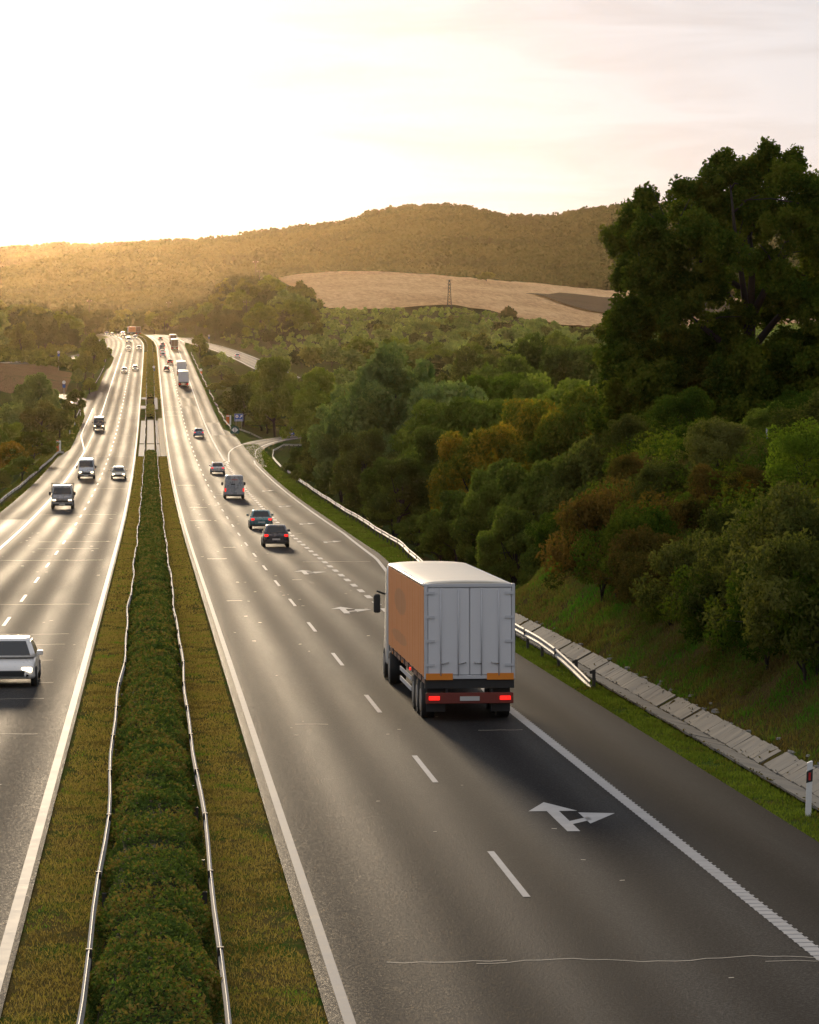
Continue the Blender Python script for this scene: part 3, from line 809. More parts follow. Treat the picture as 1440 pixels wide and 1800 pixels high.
# the big oak standing on top of the cutting
def big_oak():
    D = 192; u0 = px_u(1325, D); zb = zt(u0, D)
    t = empty('oak_tree', (u0, D, zb), 0, 'huge dark oak tree towering over the right side with sky showing through its top', 'tree')
    r = np.random.default_rng(5)
    top = y_z(262, D, u0) - zb
    # envelope by photograph outline: (px offset from trunk, y) clump centres with radius in px
    cl = [(1120, 400, 48), (1115, 470, 52), (1100, 545, 44), (1160, 440, 62), (1180, 520, 68), (1150, 600, 70), (1120, 650, 58), (1215, 390, 58), (1240, 340, 52), (1270, 315, 48), (1310, 300, 44), (1350, 300, 42), (1395, 320, 44), (1440, 345, 52), (1300, 370, 60), (1360, 380, 58), (1420, 420, 60), (1250, 440, 60), (1230, 600, 70), (1210, 680, 72), (1290, 660, 62), (1340, 470, 48), (1400, 520, 58), (1445, 480, 58), (1480, 420, 62), (1500, 520, 72), (1460, 600, 66), (1390, 630, 66), (1350, 700, 72), (1430, 710, 72), (1500, 660, 72), (1160, 720, 66), (1100, 715, 58), (1270, 745, 66), (1290, 560, 44), (1240, 510, 48), (1095, 490, 28), (1090, 610, 40), (1340, 280, 22), (1290, 290, 22), (1128, 358, 20), (1205, 330, 16), (1260, 292, 18), (1390, 290, 20), (1190, 770, 52), (1385, 780, 60), (1320, 790, 55), (1450, 800, 60), (1250, 800, 50),
          (1320, 650, 46), (1355, 610, 38), (1285, 615, 44), (1325, 700, 50), (1240, 640, 50), (1400, 680, 50), (1560, 480, 80), (1580, 600, 80), (1550, 380, 60), (1560, 700, 80)]
    P = []; Nn = []; cc = []
    for px, y, rp in cl:
        thin = y < 500 and px > 1180
        for dup_ in range(3):
            depth = [-.62, 0.0, .66][dup_] * (1 - min(1, abs(px - 1325) / 330) ** 2) ** .5 * 9.5
            if dup_ != 1 and rp < 30: continue
            if dup_ != 1 and r.random() < (.34 if thin else .28): continue
            Dd = D + depth + r.normal() * .6
            cxp = np.array([px_u(px, D) - u0 + r.normal() * .25, Dd - D, y_z(y, D, u0) - zb + r.normal() * .25 - (abs(depth) * .14)])
            rad = rp / F * D * .88
            cc.append((cxp, rad))
            # sub-clumps of leaf sprays
            ns = int((8 + 14 * rad) if thin else (10 + 16 * rad))
            for _ in range(ns):
                dd = r.normal(size=3); dd /= np.linalg.norm(dd)
                c2 = cxp + dd * rad * r.uniform(.35, 1.02) * np.array([1, 1, .85])
                r2 = r.uniform(.30, .62)
                nl = int((165 if thin else 200) * r2)
                d3 = r.normal(size=(nl, 3)); d3 /= np.linalg.norm(d3, axis=1)[:, None]
                P.append(c2 + d3 * r2 * r.uniform(.3, 1.05, nl)[:, None]); Nn.append(d3)
    P = np.concatenate(P); Nn = np.concatenate(Nn)
    V, Fq = cards(P, .125, Nn, .25, .62, r=r)
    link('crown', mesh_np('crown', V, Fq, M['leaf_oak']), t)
    mb = MB()
    def wp(px, y, dd=0): return Vector((px_u(px, D) - u0, dd, y_z(y, D, u0) - zb))
    mb.tube([Vector((0, 0, -1)), wp(1322, 760), wp(1318, 660), wp(1316, 590), wp(1318, 540)], [.62, .5, .44, .38, .34], 12)
    forks = [[(1316, 590), (1285, 520), (1250, 455), (1215, 390)], [(1316, 585), (1300, 500), (1282, 420), (1270, 330)], [(1318, 545), (1325, 470), (1322, 390), (1325, 310)], [(1318, 560), (1350, 490), (1375, 420), (1400, 330)], [(1317, 620), (1370, 560), (1430, 500), (1480, 420)], [(1318, 650), (1250, 590), (1180, 540), (1110, 490)], [(1320, 690), (1240, 660), (1160, 640), (1090, 610)], [(1320, 700), (1390, 650), (1460, 600), (1530, 560)], [(1320, 740), (1240, 735), (1170, 710), (1100, 700)], [(1300, 505), (1240, 470), (1180, 430), (1130, 380)], [(1322, 400), (1350, 360), (1365, 320), (1360, 285)]]
    for k, f in enumerate(forks):
        dd = (-1) ** k * .8
        pts = [wp(x, y, dd * i + r.normal() * .1) for i, (x, y) in enumerate(f)]
        w0 = .26 if k < 6 else .18
        mb.tube(pts, [w0, w0 * .7, w0 * .45, w0 * .18], 7)
        for q in range(5):
            i = r.integers(1, 3); a = pts[i].lerp(pts[i + 1], r.random())
            e = a + Vector((r.normal() * 1.3, r.normal() * 1.3, abs(r.normal()) * 1.2))
            mb.tube([a, a.lerp(e, .5) + Vector((0, 0, .2)), e], [w0 * .3, w0 * .2, .02], 4)
    o = mb.build('trunk', M['bark'], t, recalc=False)
big_oak()

# trees in the wood below the embankment on the right (photo column, top row, distance, half width)
WOOD = [
 ('mid', 700, 593, 330, 118, 'leaf_grey', 'broad grey-green willow tree standing tallest behind the guardrail in the middle of the photo', 0),
 ('mid', 790, 640, 322, 70, 'leaf_grey', 'grey-green tree leaning against the right flank of the broad willow', 1),
 ('mid', 628, 650, 345, 68, 'leaf_grey', 'grey-green tree forming the left shoulder of the broad willow', 2),
 ('mid', 483, 612, 610, 56, 'leaf_green', 'rounded mid-green tree rising behind the blue service sign', 1),
 ('mid', 428, 668, 628, 46, 'leaf_dark', 'dark low tree directly behind the blue service sign', 2),
 ('mid', 562, 640, 560, 48, 'leaf_green', 'light green tree between the round sign and the broad willow', 3),
 ('mid', 545, 668, 520, 40, 'leaf_green', 'lower light green tree overhanging the exit road bend', 0),
 ('mid', 590, 690, 430, 56, 'leaf_olive', 'olive tree beside the guardrail where the exit road disappears', 1),
 ('mid', 845, 594, 520, 62, 'leaf_olive', 'yellowish olive tree between the willow and the dark green crowns', 2),
 ('mid', 945, 578, 470, 62, 'leaf_dark', 'dark green rounded tree just below the ploughed field, left one of the pair', 0),
 ('mid', 1012, 578, 460, 60, 'leaf_dark', 'dark green rounded tree just below the golden field beside the oak', 1),
 ('mid', 905, 612, 440, 50, 'leaf_dark', 'small dark tree in front of the dark green pair', 3),
 ('mid', 1075, 610, 430, 70, 'leaf_dark', 'dark tree half hidden behind the left edge of the oak', 2),
 ('mid', 876, 626, 350, 42, 'leaf_lime', 'fresh light green tree with bare branches right of the willow', 1),
 ('mid', 950, 648, 345, 52, 'leaf_green', 'light green tree under the dark green pair', 0),
 ('mid', 1010, 652, 330, 56, 'leaf_green', 'green tree touching the oak at middle height', 3),
 ('mid', 782, 684, 305, 50, 'leaf_green', 'small green tree in front of the willow trunk', 2),
 ('mid', 838, 668, 300, 50, 'leaf_green', 'green tree between the willow and the autumn trees', 1),
 ('near', 930, 672, 262, 92, 'leaf_gold', 'autumn tree with orange-tipped leaves in the middle of the wood', 0),
 ('near', 1035, 668, 250, 84, 'leaf_gold', 'autumn tree with yellow leaves in front of the oak', 1),
 ('near', 850, 730, 252, 84, 'leaf_gold', 'yellowish green tree above the roof of the lorry', 2),
 ('near', 772, 742, 260, 62, 'leaf_dark', 'dark green tree at the left of the yellowish trees above the guardrail', 1),
 ('near', 700, 790, 255, 70, 'leaf_dark', 'dark bushy tree behind the guardrail left of the lorry', 0),
 ('near', 640, 745, 300, 62, 'leaf_olive', 'dark olive tree close behind the guardrail bend', 2),
 ('near', 570, 745, 350, 58, 'leaf_olive', 'low olive tree behind the far guardrail bend', 1),
 ('near', 870, 800, 208, 80, 'leaf_dark', 'dark tree directly behind the lorry roof', 1),
 ('near', 958, 785, 200, 78, 'leaf_dark', 'dark tree above the grassy end of the cutting', 2),
 ('near', 800, 850, 214, 62, 'leaf_dark', 'low dark tree at the foot of the embankment left of the lorry', 0),
 ('near', 1050, 745, 196, 80, 'leaf_olive', 'shaded tree under the left side of the oak', 2),
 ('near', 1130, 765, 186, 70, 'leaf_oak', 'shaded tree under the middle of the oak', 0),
 ('near', 905, 880, 190, 60, 'leaf_dark', 'low dark tree beyond the end of the cutting', 2),
]
for kd, px, yt, D, hp, mt, lb, vi in WOOD:
    tree_px(kd, px, yt, D, hp, mt, 'tree', lb, 'tree', 'trees of the wood right of the motorway', vi)
# understory behind the guardrail so that no bare slope shows
for i, (px, yt, D) in enumerate([(535, 780, 400), (560, 800, 375), (600, 825, 340), (645, 850, 300), (690, 880, 268), (735, 905, 246), (775, 930, 228), (830, 930, 216), (880, 940, 205), (930, 930, 196), (980, 900, 185), (1030, 880, 180), (500, 735, 650), (460, 735, 650), (600, 760, 380), (660, 800, 320), (740, 850, 262), (820, 880, 230)]):
    tree_px('mid' if D > 300 else 'near', px, yt, D, 42 + 3000 / D, random.choice(['leaf_dark', 'leaf_olive', 'leaf_dark']), 'undergrowth_bush',
            'dark bush in the undergrowth at the foot of the wooded embankment', 'bush', 'undergrowth along the embankment foot')

# shrubs on the cutting slope; their darkest leaf colours also stand in for shade
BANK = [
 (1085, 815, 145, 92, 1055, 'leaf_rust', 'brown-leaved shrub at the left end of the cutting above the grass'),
 (1020, 900, 146, 58, 1000, 'leaf_olive_shade', 'olive shrub on the grassy nose of the cutting'),
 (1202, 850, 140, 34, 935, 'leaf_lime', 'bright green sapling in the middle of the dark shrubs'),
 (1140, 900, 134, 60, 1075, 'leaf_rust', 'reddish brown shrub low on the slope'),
 (1235, 905, 126, 82, 1120, 'leaf_olive_shade', 'sprawling grey-olive shrub in the middle of the slope'),
 (1320, 900, 118, 82, 1130, 'leaf_olive_shade', 'grey-olive shrub overhanging the dark hollow of the slope'),
 (1395, 830, 112, 92, 1120, 'leaf_olive_shade', 'tall silvery shrub at the right edge of the photo'),
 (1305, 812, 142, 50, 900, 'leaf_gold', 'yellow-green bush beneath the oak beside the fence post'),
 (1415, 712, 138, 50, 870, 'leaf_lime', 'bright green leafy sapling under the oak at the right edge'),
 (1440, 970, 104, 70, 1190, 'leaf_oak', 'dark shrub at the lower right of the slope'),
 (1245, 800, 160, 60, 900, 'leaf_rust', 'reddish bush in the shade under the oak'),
 (1165, 790, 165, 70, 900, 'leaf_olive_shade', 'shaded olive bush under the left of the oak'),
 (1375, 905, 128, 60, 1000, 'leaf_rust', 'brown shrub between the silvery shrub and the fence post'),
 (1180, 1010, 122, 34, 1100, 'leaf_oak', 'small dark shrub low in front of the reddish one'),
 (1060, 880, 140, 78, 1060, 'leaf_olive_shade', 'dull olive shrub leaning out over the grassy nose of the cutting'),
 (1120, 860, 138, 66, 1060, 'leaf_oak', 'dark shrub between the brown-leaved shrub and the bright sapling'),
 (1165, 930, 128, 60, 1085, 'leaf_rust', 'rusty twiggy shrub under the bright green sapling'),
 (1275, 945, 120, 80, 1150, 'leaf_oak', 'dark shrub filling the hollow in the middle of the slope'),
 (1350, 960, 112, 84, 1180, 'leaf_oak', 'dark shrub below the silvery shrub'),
 (1420, 900, 106, 90, 1200, 'leaf_olive_shade', 'drooping grey shrub at the right edge low on the slope'),
 (1290, 860, 134, 70, 1000, 'leaf_olive_shade', 'grey-green shrub above the dark hollow'),
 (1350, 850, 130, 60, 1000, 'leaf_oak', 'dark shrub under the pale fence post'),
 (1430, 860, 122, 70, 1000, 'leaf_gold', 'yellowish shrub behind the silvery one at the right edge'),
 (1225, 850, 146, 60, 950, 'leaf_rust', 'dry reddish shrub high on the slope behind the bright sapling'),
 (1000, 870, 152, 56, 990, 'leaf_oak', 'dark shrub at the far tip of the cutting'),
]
def foot(px, yb):
    Ds = np.arange(60, 260, .5)
    z = z_terrain(px_u(px, Ds), Ds); zz_ = y_z(yb, Ds, px_u(px, Ds))
    k = np.nonzero(z >= zz_)[0]
    return float(Ds[k[0]]) if len(k) else None
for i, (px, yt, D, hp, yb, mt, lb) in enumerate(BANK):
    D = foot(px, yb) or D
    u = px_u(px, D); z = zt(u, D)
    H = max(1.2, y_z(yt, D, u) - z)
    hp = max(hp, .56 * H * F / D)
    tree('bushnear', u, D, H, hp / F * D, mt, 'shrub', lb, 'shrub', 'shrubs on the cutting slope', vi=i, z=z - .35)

# trees left of the motorway
LEFTT = [
 (165, 583, 880, 26, 'leaf_lime', 'poplar-like light green tree beside the left carriageway'),
 (150, 610, 840, 18, 'leaf_green', 'smaller tree left of the light green tree by the carriageway'),
 (62, 648, 640, 46, 'leaf_grey', 'grey-green tree in front of the red earth slope'),
 (132, 682, 640, 22, 'leaf_dark', 'dark conical bush near the entry road'),
 (22, 700, 560, 40, 'leaf_grey', 'grey bushy tree at the left edge'),
 (75, 700, 560, 48, 'leaf_olive', 'brownish olive tree left of the mown grass'),
 (58, 752, 445, 38, 'leaf_gold', 'rounded tree with orange-brown leaves behind the left guardrail'),
 (18, 770, 410, 36, 'leaf_gold', 'yellowish bush behind the left guardrail'),
 (38, 800, 380, 30, 'leaf_green', 'low green bush behind the left guardrail'),
 (-15, 740, 440, 40, 'leaf_green', 'light green tree cut by the left edge of the photo'),
 (-2, 820, 350, 26, 'leaf_olive', 'bush between the guardrail and the left edge of the photo'),
 (105, 715, 560, 30, 'leaf_olive', 'bush beside the mown grass strip'),
 (158, 662, 770, 14, 'leaf_green', 'round bush on the grass above the entry road'),
 (137, 645, 800, 13, 'leaf_grey', 'small grey bush on the red earth slope'),
 (10, 735, 500, 44, 'leaf_green', 'green tree among the bushes left of the motorway'),
]
for i, (px, yt, D, hp, mt, lb) in enumerate(LEFTT):
    tree_px('mid', px, yt, D, hp, mt, 'tree', lb, 'tree', 'trees left of the motorway', i)
for i, (px, yt, D, hp, mt, lb) in enumerate([
 (352, 588, 1080, 17, 'leaf_dark', 'dark round tree at the fork of the far slip road'),
 (470, 700, 640, 30, 'leaf_olive', 'olive bush behind the exit road guardrail'),
 (390, 640, 880, 26, 'leaf_grey', 'grey-green bush beside the far right carriageway'),
 (412, 655, 800, 30, 'leaf_olive', 'olive bush left of the rounded green tree'),
 (372, 622, 950, 20, 'leaf_olive', 'olive bush below the dark round tree'),
 (400, 690, 700, 26, 'leaf_dark', 'dark bush beside the guardrail above the orange post'),
 (378, 672, 780, 16, 'leaf_olive', 'small olive bush on the verge behind the far guardrail'),
 (520, 655, 700, 40, 'leaf_olive', 'olive tree behind the round speed sign'),
 (445, 650, 720, 30, 'leaf_green', 'green tree just left of the rounded tree'),
 (855, 476, 2180, 18, 'leaf_dark', 'lone dark round tree on the crest of the golden field'),
 (541, 512, 1660, 11, 'leaf_dark', 'dark bush at the lower left corner of the golden field'),
 (522, 517, 1650, 9, 'leaf_dark', 'smaller dark bush at the left end of the golden field')]):
    tree_px('mid' if D < 1000 else 'far', px, yt, D, hp, mt, 'tree', lb, 'tree', None, i)
# the far spur, left wood and scrub: one thing per tree
def scatter(n, pxr, Dr, Hr, mats, label, group, name='tree', kind='far', cond=None, cat='tree', rw=(.42, .6)):
    k = 0; tries = 0
    while k < n and tries < n * 30:
        tries += 1
        px = random.uniform(*pxr); D = random.uniform(*Dr)
        if cond and not cond(px, D): continue
        u = px_u(px, D); v = u - float(cx(D))
        if EL(D) - 5 < v < ER(D) + 5: continue
        bad = False
        for pts, hw in (RAMP, SLIP, SIDE, LRAMP):
            for (ax, ay, _), (bx, by, _) in zip(pts[:-1], pts[1:]):
                t = max(0, min(1, ((u - ax) * (bx - ax) + (D - ay) * (by - ay)) / ((bx - ax) ** 2 + (by - ay) ** 2)))
                if math.hypot(u - ax - t * (bx - ax), D - ay - t * (by - ay)) < hw + 5: bad = True
        if bad: continue
        H = random.uniform(*Hr)
        tree(kind, u, D, H, H * random.uniform(*rw), random.choice(mats), name, label, cat, group)
        k += 1
G = ['leaf_far', 'leaf_far', 'leaf_olive', 'leaf_green', 'leaf_olive', 'leaf_far', 'leaf_grey']
scatter(60, (300, 545), (1180, 1640), (8, 14), G, 'hazy green tree on the wooded spur left of the golden field', 'trees on the wooded spur', cond=lambda p, d: (p > 300 + (1640 - d) * .12) and p < 545 and not (p > 500 and d > 1550))
scatter(84, (-60, 235), (960, 1900), (8, 14), G, 'hazy tree in the wood beyond the left side road', 'trees beyond the side road', cond=lambda p, d: p < 130 + (d - 960) * .12)
scatter(85, (380, 1090), (760, 1500), (3.5, 7), ['leaf_grey', 'leaf_olive', 'leaf_grey', 'leaf_far'], 'hazy grey-green bush on the scrubland below the golden field', 'bushes on the scrubland', name='bush', kind='bush', cat='bush', rw=(.6, .95), cond=lambda p, d: p > 330 + (1500 - d) * .1)
scatter(52, (560, 1090), (620, 1000), (5, 9), ['leaf_grey', 'leaf_olive', 'leaf_green'], 'green tree in the middle distance behind the willow and the dark crowns', 'trees in the middle distance', kind='far', rw=(.5, .7))
scatter(26, (200, 345), (1640, 2100), (8, 12), G, 'hazy tree closing the view behind the motorway bend', 'trees behind the motorway bend')

# forest on the hills: nobody could count it
def forest(name, label, pxr, Dr, n, H, card, per, mat, keep=None):
    r = np.random.default_rng(len(name) + n)
    D = Dr[0] + (Dr[1] - Dr[0]) * r.random(n); px = r.uniform(*pxr, n)
    if keep is not None:
        m = keep(px, D); D = D[m]; px = px[m]
    u = px_u(px, D)
    z = z_terrain(u, D)
    m = len(D)
    hh = H * r.uniform(.7, 1.25, m); rr = hh * r.uniform(.34, .52, m)
    d = r.normal(size=(m, per, 3)); d /= np.linalg.norm(d, axis=2)[:, :, None]
    d[:, :, 2] = np.abs(d[:, :, 2]) * 1.0 - .25
    q = r.uniform(.75, 1.05, (m, per))
    P = np.stack([u[:, None] + d[..., 0] * rr[:, None] * q, D[:, None] + d[..., 1] * rr[:, None] * q, z[:, None] + hh[:, None] * (.5 + .5 * d[..., 2] * q)], 2).reshape(-1, 3)
    V, Fq = cards(P, card, d.reshape(-1, 3), .6, .75, r=r)
    o = link(name, mesh_np(name, V, Fq, mat)); tag(o, label, 'forest', kind='stuff')
forest('forest', 'hazy forest covering the broad hill on the horizon', (-120, 1560), (2650, 3780), 15000, 15, 1.9, 42, M['leaf_forest'])
forest('forest', 'pale hazy forest on the farthest ridge at the left', (-120, 560), (4700, 5350), 3500, 17, 3.2, 30, M['leaf_forest'])
forest('woodland', 'low hazy woodland filling the valley behind the motorway bend', (-120, 480), (1700, 2700), 2200, 9, 1.9, 26, M['leaf_far'], keep=lambda p, d: (p < 330 + (d - 1700) * .11))
forest('scrub', 'rough low scrub spreading over the slope below the golden field', (340, 1500), (1000, 1640), 2600, 2.2, .8, 16, M['leaf_grey'], keep=lambda p, d: (p > 390) & (d < np.interp(p, [390, 545, 700, 860, 950, 1060, 1500], [1600, 1640, 1580, 1560, 1450, 1380, 1350])) & (np.hypot((p - 264) / F * d - np.interp(d, [860, 960, 1060, 1150, 1240, 1310], [38, 34.5, 31.5, 28, 23, 17.5]), 0) > 8))
def y_of(p, d): return 620 - F * (z_terrain(px_u(p, d), d) - EYE) / (d * CA + px_u(p, d) * SA)
def thicket():  # dark oak leaf colour reused here, shade on the slope included in it
    r = np.random.default_rng(99); P = []; N = []
    for _ in range(900):
        d = r.uniform(84, 235); u = r.uniform(18, 52); p = px_of(u, d)
        if p < 985 or p > 1620: continue
        yy = float(y_of(p, d))
        if yy > np.interp(p, [985, 1060, 1150, 1300, 1440, 1600], [960, 1035, 1065, 1110, 1165, 1230]) - 8: continue
        R_ = r.uniform(.7, 1.5); m = int(260 * R_)
        q = r.normal(size=(m, 3)); q /= np.linalg.norm(q, axis=1)[:, None]
        q2 = q * r.uniform(.5, 1.1, m)[:, None] * [R_, R_, R_ * .8]; z = zt(u, d)
        q2[:, 2] = np.abs(q2[:, 2] + .2)
        P.append(q2 + [u, d, z]); N.append(q)
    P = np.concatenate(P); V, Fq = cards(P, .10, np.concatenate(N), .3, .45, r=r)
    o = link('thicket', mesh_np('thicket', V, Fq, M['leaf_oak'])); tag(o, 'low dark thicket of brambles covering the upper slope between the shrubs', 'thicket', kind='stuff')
thicket()
_rs = random.Random(4); _k = 0
while _k < 34:
    d = _rs.uniform(118, 215); u = _rs.uniform(21, 50); p = float(px_of(u, d))
    if not 1000 < p < 1560 or abs(u - 37) + abs(d - 192) < 5: continue
    hh = _rs.uniform(1.3, 3.4)
    tree('bushnear', u, d, hh, hh * _rs.uniform(.5, .8), _rs.choice(['leaf_oak', 'leaf_olive_shade', 'leaf_rust', 'leaf_oak', 'leaf_dark', 'leaf_olive']), 'shrub', 'shrub in the shade of the oak on top of the cutting', 'shrub', 'shrubs on top of the cutting', z=zt(u, d) - .2)
    _k += 1
forest('undergrowth', 'dense undergrowth of low bushes on the valley floor right of the motorway', (380, 1300), (210, 900), 1500, 2.6, .36, 60, M['leaf_dark'], keep=lambda p, d: ((p - 264) / F * d > np.interp(d, [200, 450, 500, 520, 560, 900], [22, 22, 24, 34, 45, 50])) & ((np.hypot((p - 264) / F * d - np.interp(d, [660, 760, 860, 960], [66, 46, 38, 34.5]), 0) > 8)))
forest('undergrowth', 'low undergrowth left of the motorway behind the guardrail', (-200, 160), (300, 760), 1300, 2.6, .34, 60, M['leaf_olive'], keep=lambda p, d: ((p - 264) / F * d < -19.5) & ~((d > 690) & ((p - 264) / F * d > -60)))

forest('undergrowth', 'low bushes spread around the raised side road at the left', (-200, 170), (800, 1150), 900, 3.0, .6, 34, M['leaf_olive'], keep=lambda p, d: ((p - 264) / F * d < -18) & (np.abs((p - 264) / F * d - np.interp(d, [850, 892, 945, 1010, 1080, 1200], [-90, -42, -29, -21.5, -18.5, -18])) > 6) & ~((d < 880) & ((p - 264) / F * d > -48)))

# ---------------------------------------------------------------- median hedge
def hedge(label, s0, s1, hw0, hw1, htop, dens, segs):
    h = empty('hedge', (0, s0, float(zr(s0))), 0, label, 'hedge')
    def lump(s): return .05 * math.sin(s * .9 + 2 * math.sin(s * .21)) + .035 * math.sin(s * 2.3 + 1) + .05 * math.sin(s * .17)
    mb = MB(); rings = []
    n = max(2, int((s1 - s0) / 2.5))
    oz = float(zr(s0))
    for i in range(n + 1):
        s = s0 + (s1 - s0) * i / n; c = float(cx(s)); z = float(zr(s)) - oz
        t = htop + lump(s) - .12
        e = .25 if i in (0, n) else 1
        k = .85
        rings.append([(c + hw0 * k, s - s0, z), (c + hw0 * k, s - s0, z + t * .55 * e), (c + hw0 * .6, s - s0, z + t * .9 * e), (c + (hw0 + hw1) / 2, s - s0, z + t * e), (c + hw1 * .6, s - s0, z + t * .9 * e), (c + hw1 * k, s - s0, z + t * .55 * e), (c + hw1 * k, s - s0, z)])
    mb.loft(rings, closed=True)
    mb.build('branches', simple('hedge_core', (.022, .026, .010), .95, 0, .3, 3, spec=.02), h)
    P = []; N = []; S = []
    for a, b, per, size in segs:
        a = max(a, s0); b = min(b, s1)
        if b <= a: continue
        m = int((b - a) * per)
        s = rng.uniform(a, b, m); th = rng.uniform(-.25, math.pi + .25, m)
        lum = .05 * np.sin(s * .9 + 2 * np.sin(s * .21)) + .035 * np.sin(s * 2.3 + 1) + .05 * np.sin(s * .17) + .03 * np.sin(s * 5.1 + th * 2)
        lum = lum + np.where(rng.random(m) < .05, .10 * rng.random(m), 0)
        hw = (hw1 - hw0) / 2; mid = (hw0 + hw1) / 2
        t = (htop + lum)
        xn = rng.uniform(-1, 1, m); zn = (1 - np.abs(xn) ** 2.6) ** (1 / 2.6)
        sd_ = rng.random(m) < .5
        zs_ = rng.uniform(0, 1, m); xs_ = np.sign(xn) * (1 - zs_ ** 2.6) ** (1 / 2.6)
        xn = np.where(sd_, xs_, xn); zn = np.where(sd_, zs_, zn)
        th = np.arctan2(zn, xn)
        X = mid + xn * hw * (1 + .12 * np.sin(s * 1.1 + 3))
        Zc = zn * t
        end = np.minimum(np.clip((s - s0) / .8, 0, 1), np.clip((s1 - s) / .8, 0, 1)) ** .5
        q = 1 - .22 * rng.random(m)
        X = mid + (X - mid) * q; Zc = np.maximum(Zc * q * end, 0.05)
        P.append(np.stack([X + cx(s), s - s0, zr(s) - oz + Zc], 1)); S.append(np.full(m, size))
        N.append(np.stack([np.cos(th), rng.normal(size=m) * .3, np.sin(th)], 1))
    P = np.concatenate(P); N = np.concatenate(N); S = np.concatenate(S)
    N /= np.linalg.norm(N, axis=1)[:, None]
    V, Fq = cards(P, S, N, .35, .5)
    link('foliage', mesh_np('foliage', V, Fq, M['leaf_hedge']), h)
SEG = [(30, 62, 1700, .042), (62, 100, 900, .06), (100, 170, 420, .09), (170, 300, 170, .14), (300, 480, 90, .2), (480, 800, 60, .26), (800, 1420, 40, .36)]
hedge('long clipped green and brown hedge filling the median up to the concrete slabs', 30, 472, -.84, .90, .98, 1, SEG)
hedge('short block of green hedge alone beyond the concrete slabs', 640, 686, -.8, .86, 1.15, 1, SEG)
hedge('far hedge in the median running up to the bend', 742, 1420, -.8, .86, 1.1, 1, SEG)

# bridge opening in the median: dark parapets, a black sheet for the shade inside, a pale beam
br = empty('median_bridge_opening', (0, 690, float(zr(690))), 0, 'dark opening between two bridge decks in the median with a pale ridge beam', 'bridge opening')
MB().box(-.62, .68, 0, 48, .02, .10).build('pit_shade', M['pit'], br)  # flat black sheet, the opening's darkness painted as colour
MB().box(-.74, -.60, 0, 48, 0, .9).build('parapet', M['pit'], br)
MB().box(.66, .80, 0, 48, 0, .9).build('parapet', M['pit'], br)
MB().loft([[(-.09, 12, .1), (.13, 12, .1), (.09, 12, .55), (-.05, 12, .55)], [(-.09, 38, .1), (.13, 38, .1), (.09, 38, .6), (-.05, 38, .6)]], smooth=False).build('ridge_beam', M['white'], br)

# ---------------------------------------------------------------- grass blades
def blades(name, label, regions, mat, kind='stuff'):
    VV = []
    for (fu0, fu1, s0, s1, per, h, wd) in regions:
        m = int((s1 - s0) * per)
        s = rng.uniform(s0, s1, m); a = fu0(s); b = fu1(s)
        u = a + (b - a) * rng.random(m)
        keep = vnoise(u * 3, s, 1.9) + .8 * vnoise(u * 2, s * 1.3, .7) + rng.normal(size=m) * .35 > -.55
        u = u[keep]; s = s[keep]; m = len(u)
        z = z_terrain(u, s)
        ang = rng.uniform(0, 6.28, m); lean = rng.normal(size=(m, 2)) * .45
        hh = h * rng.uniform(.5, 1.3, m)
        dx = np.cos(ang) * wd; dy = np.sin(ang) * wd
        A = np.stack([u - dx, s - dy, z - .01], 1); B = np.stack([u + dx, s + dy, z - .01], 1)
        Cc = np.stack([u + lean[:, 0] * hh, s + lean[:, 1] * hh, z + hh], 1)
        VV.append(np.stack([A, B, Cc], 1).reshape(-1, 3))
    V = np.concatenate(VV); Fq = np.arange(len(V)).reshape(-1, 3)
    o = link(name, mesh_np(name, V, Fq, mat)); tag(o, label, 'grass', kind=kind)
blades('dry_grass', 'brown and green patchy grass on the median beside the hedge', [
    (lambda s: -2.06 + .07 * np.sin(s * 1.9) * np.sin(s * .7), K(-.9), 38, 75, 560, .05, .011), (K(.95), lambda s: 2.40 + .08 * np.sin(s * 2.3) * np.sin(s * .6), 38, 75, 640, .05, .011), (K(-1.9), K(-1.0), 38, 75, 40, .13, .012), (K(1.0), K(2.3), 38, 75, 45, .13, .012),
    (K(-2.0), K(-.9), 75, 140, 260, .07, .02), (K(.95), K(2.3), 75, 140, 300, .07, .02),
    (K(-2.0), K(-.9), 140, 300, 70, .09, .04), (K(.95), K(2.3), 140, 300, 80, .09, .04), (K(-2.0), K(-.9), 300, 470, 35, .1, .06), (K(.95), K(2.3), 300, 470, 40, .1, .06), (K(-2.0), K(-.9), 740, 1150, 14, .12, .12), (K(.95), K(2.3), 740, 1150, 14, .12, .12)], M['grass_dry'])
blades('verge_grass', 'short bright green grass on the right verge beside the shoulder', [
    (K(13.02), K(14.08), 55, 130, 420, .075, .016), (lambda s: ER(s) + .05, lambda s: ER(s) + 2.2, 130, 300, 130, .10, .04), (lambda s: ER(s) + .05, lambda s: ER(s) + 2.6, 300, 520, 50, .14, .07)], M['grass_green'])
blades('mown_grass', 'bright green grass on the left verge behind the entry lane', [
    (lambda s: EL(s) - 2.4, lambda s: EL(s) - .05, 250, 480, 50, .12, .06), (lambda s: EL(s) - 7, lambda s: EL(s) - .05, 480, 690, 60, .16, .09)], M['grass_green'])
blades('bank_grass', 'rough brown and green grass covering the cutting slope', [
    (K(15.35), K(23), 60, 110, 1700, .14, .018), (K(15.35), K(24), 110, 160, 1500, .16, .024), (K(23), K(34), 90, 200, 500, .22, .04)], M['grass_bank'])
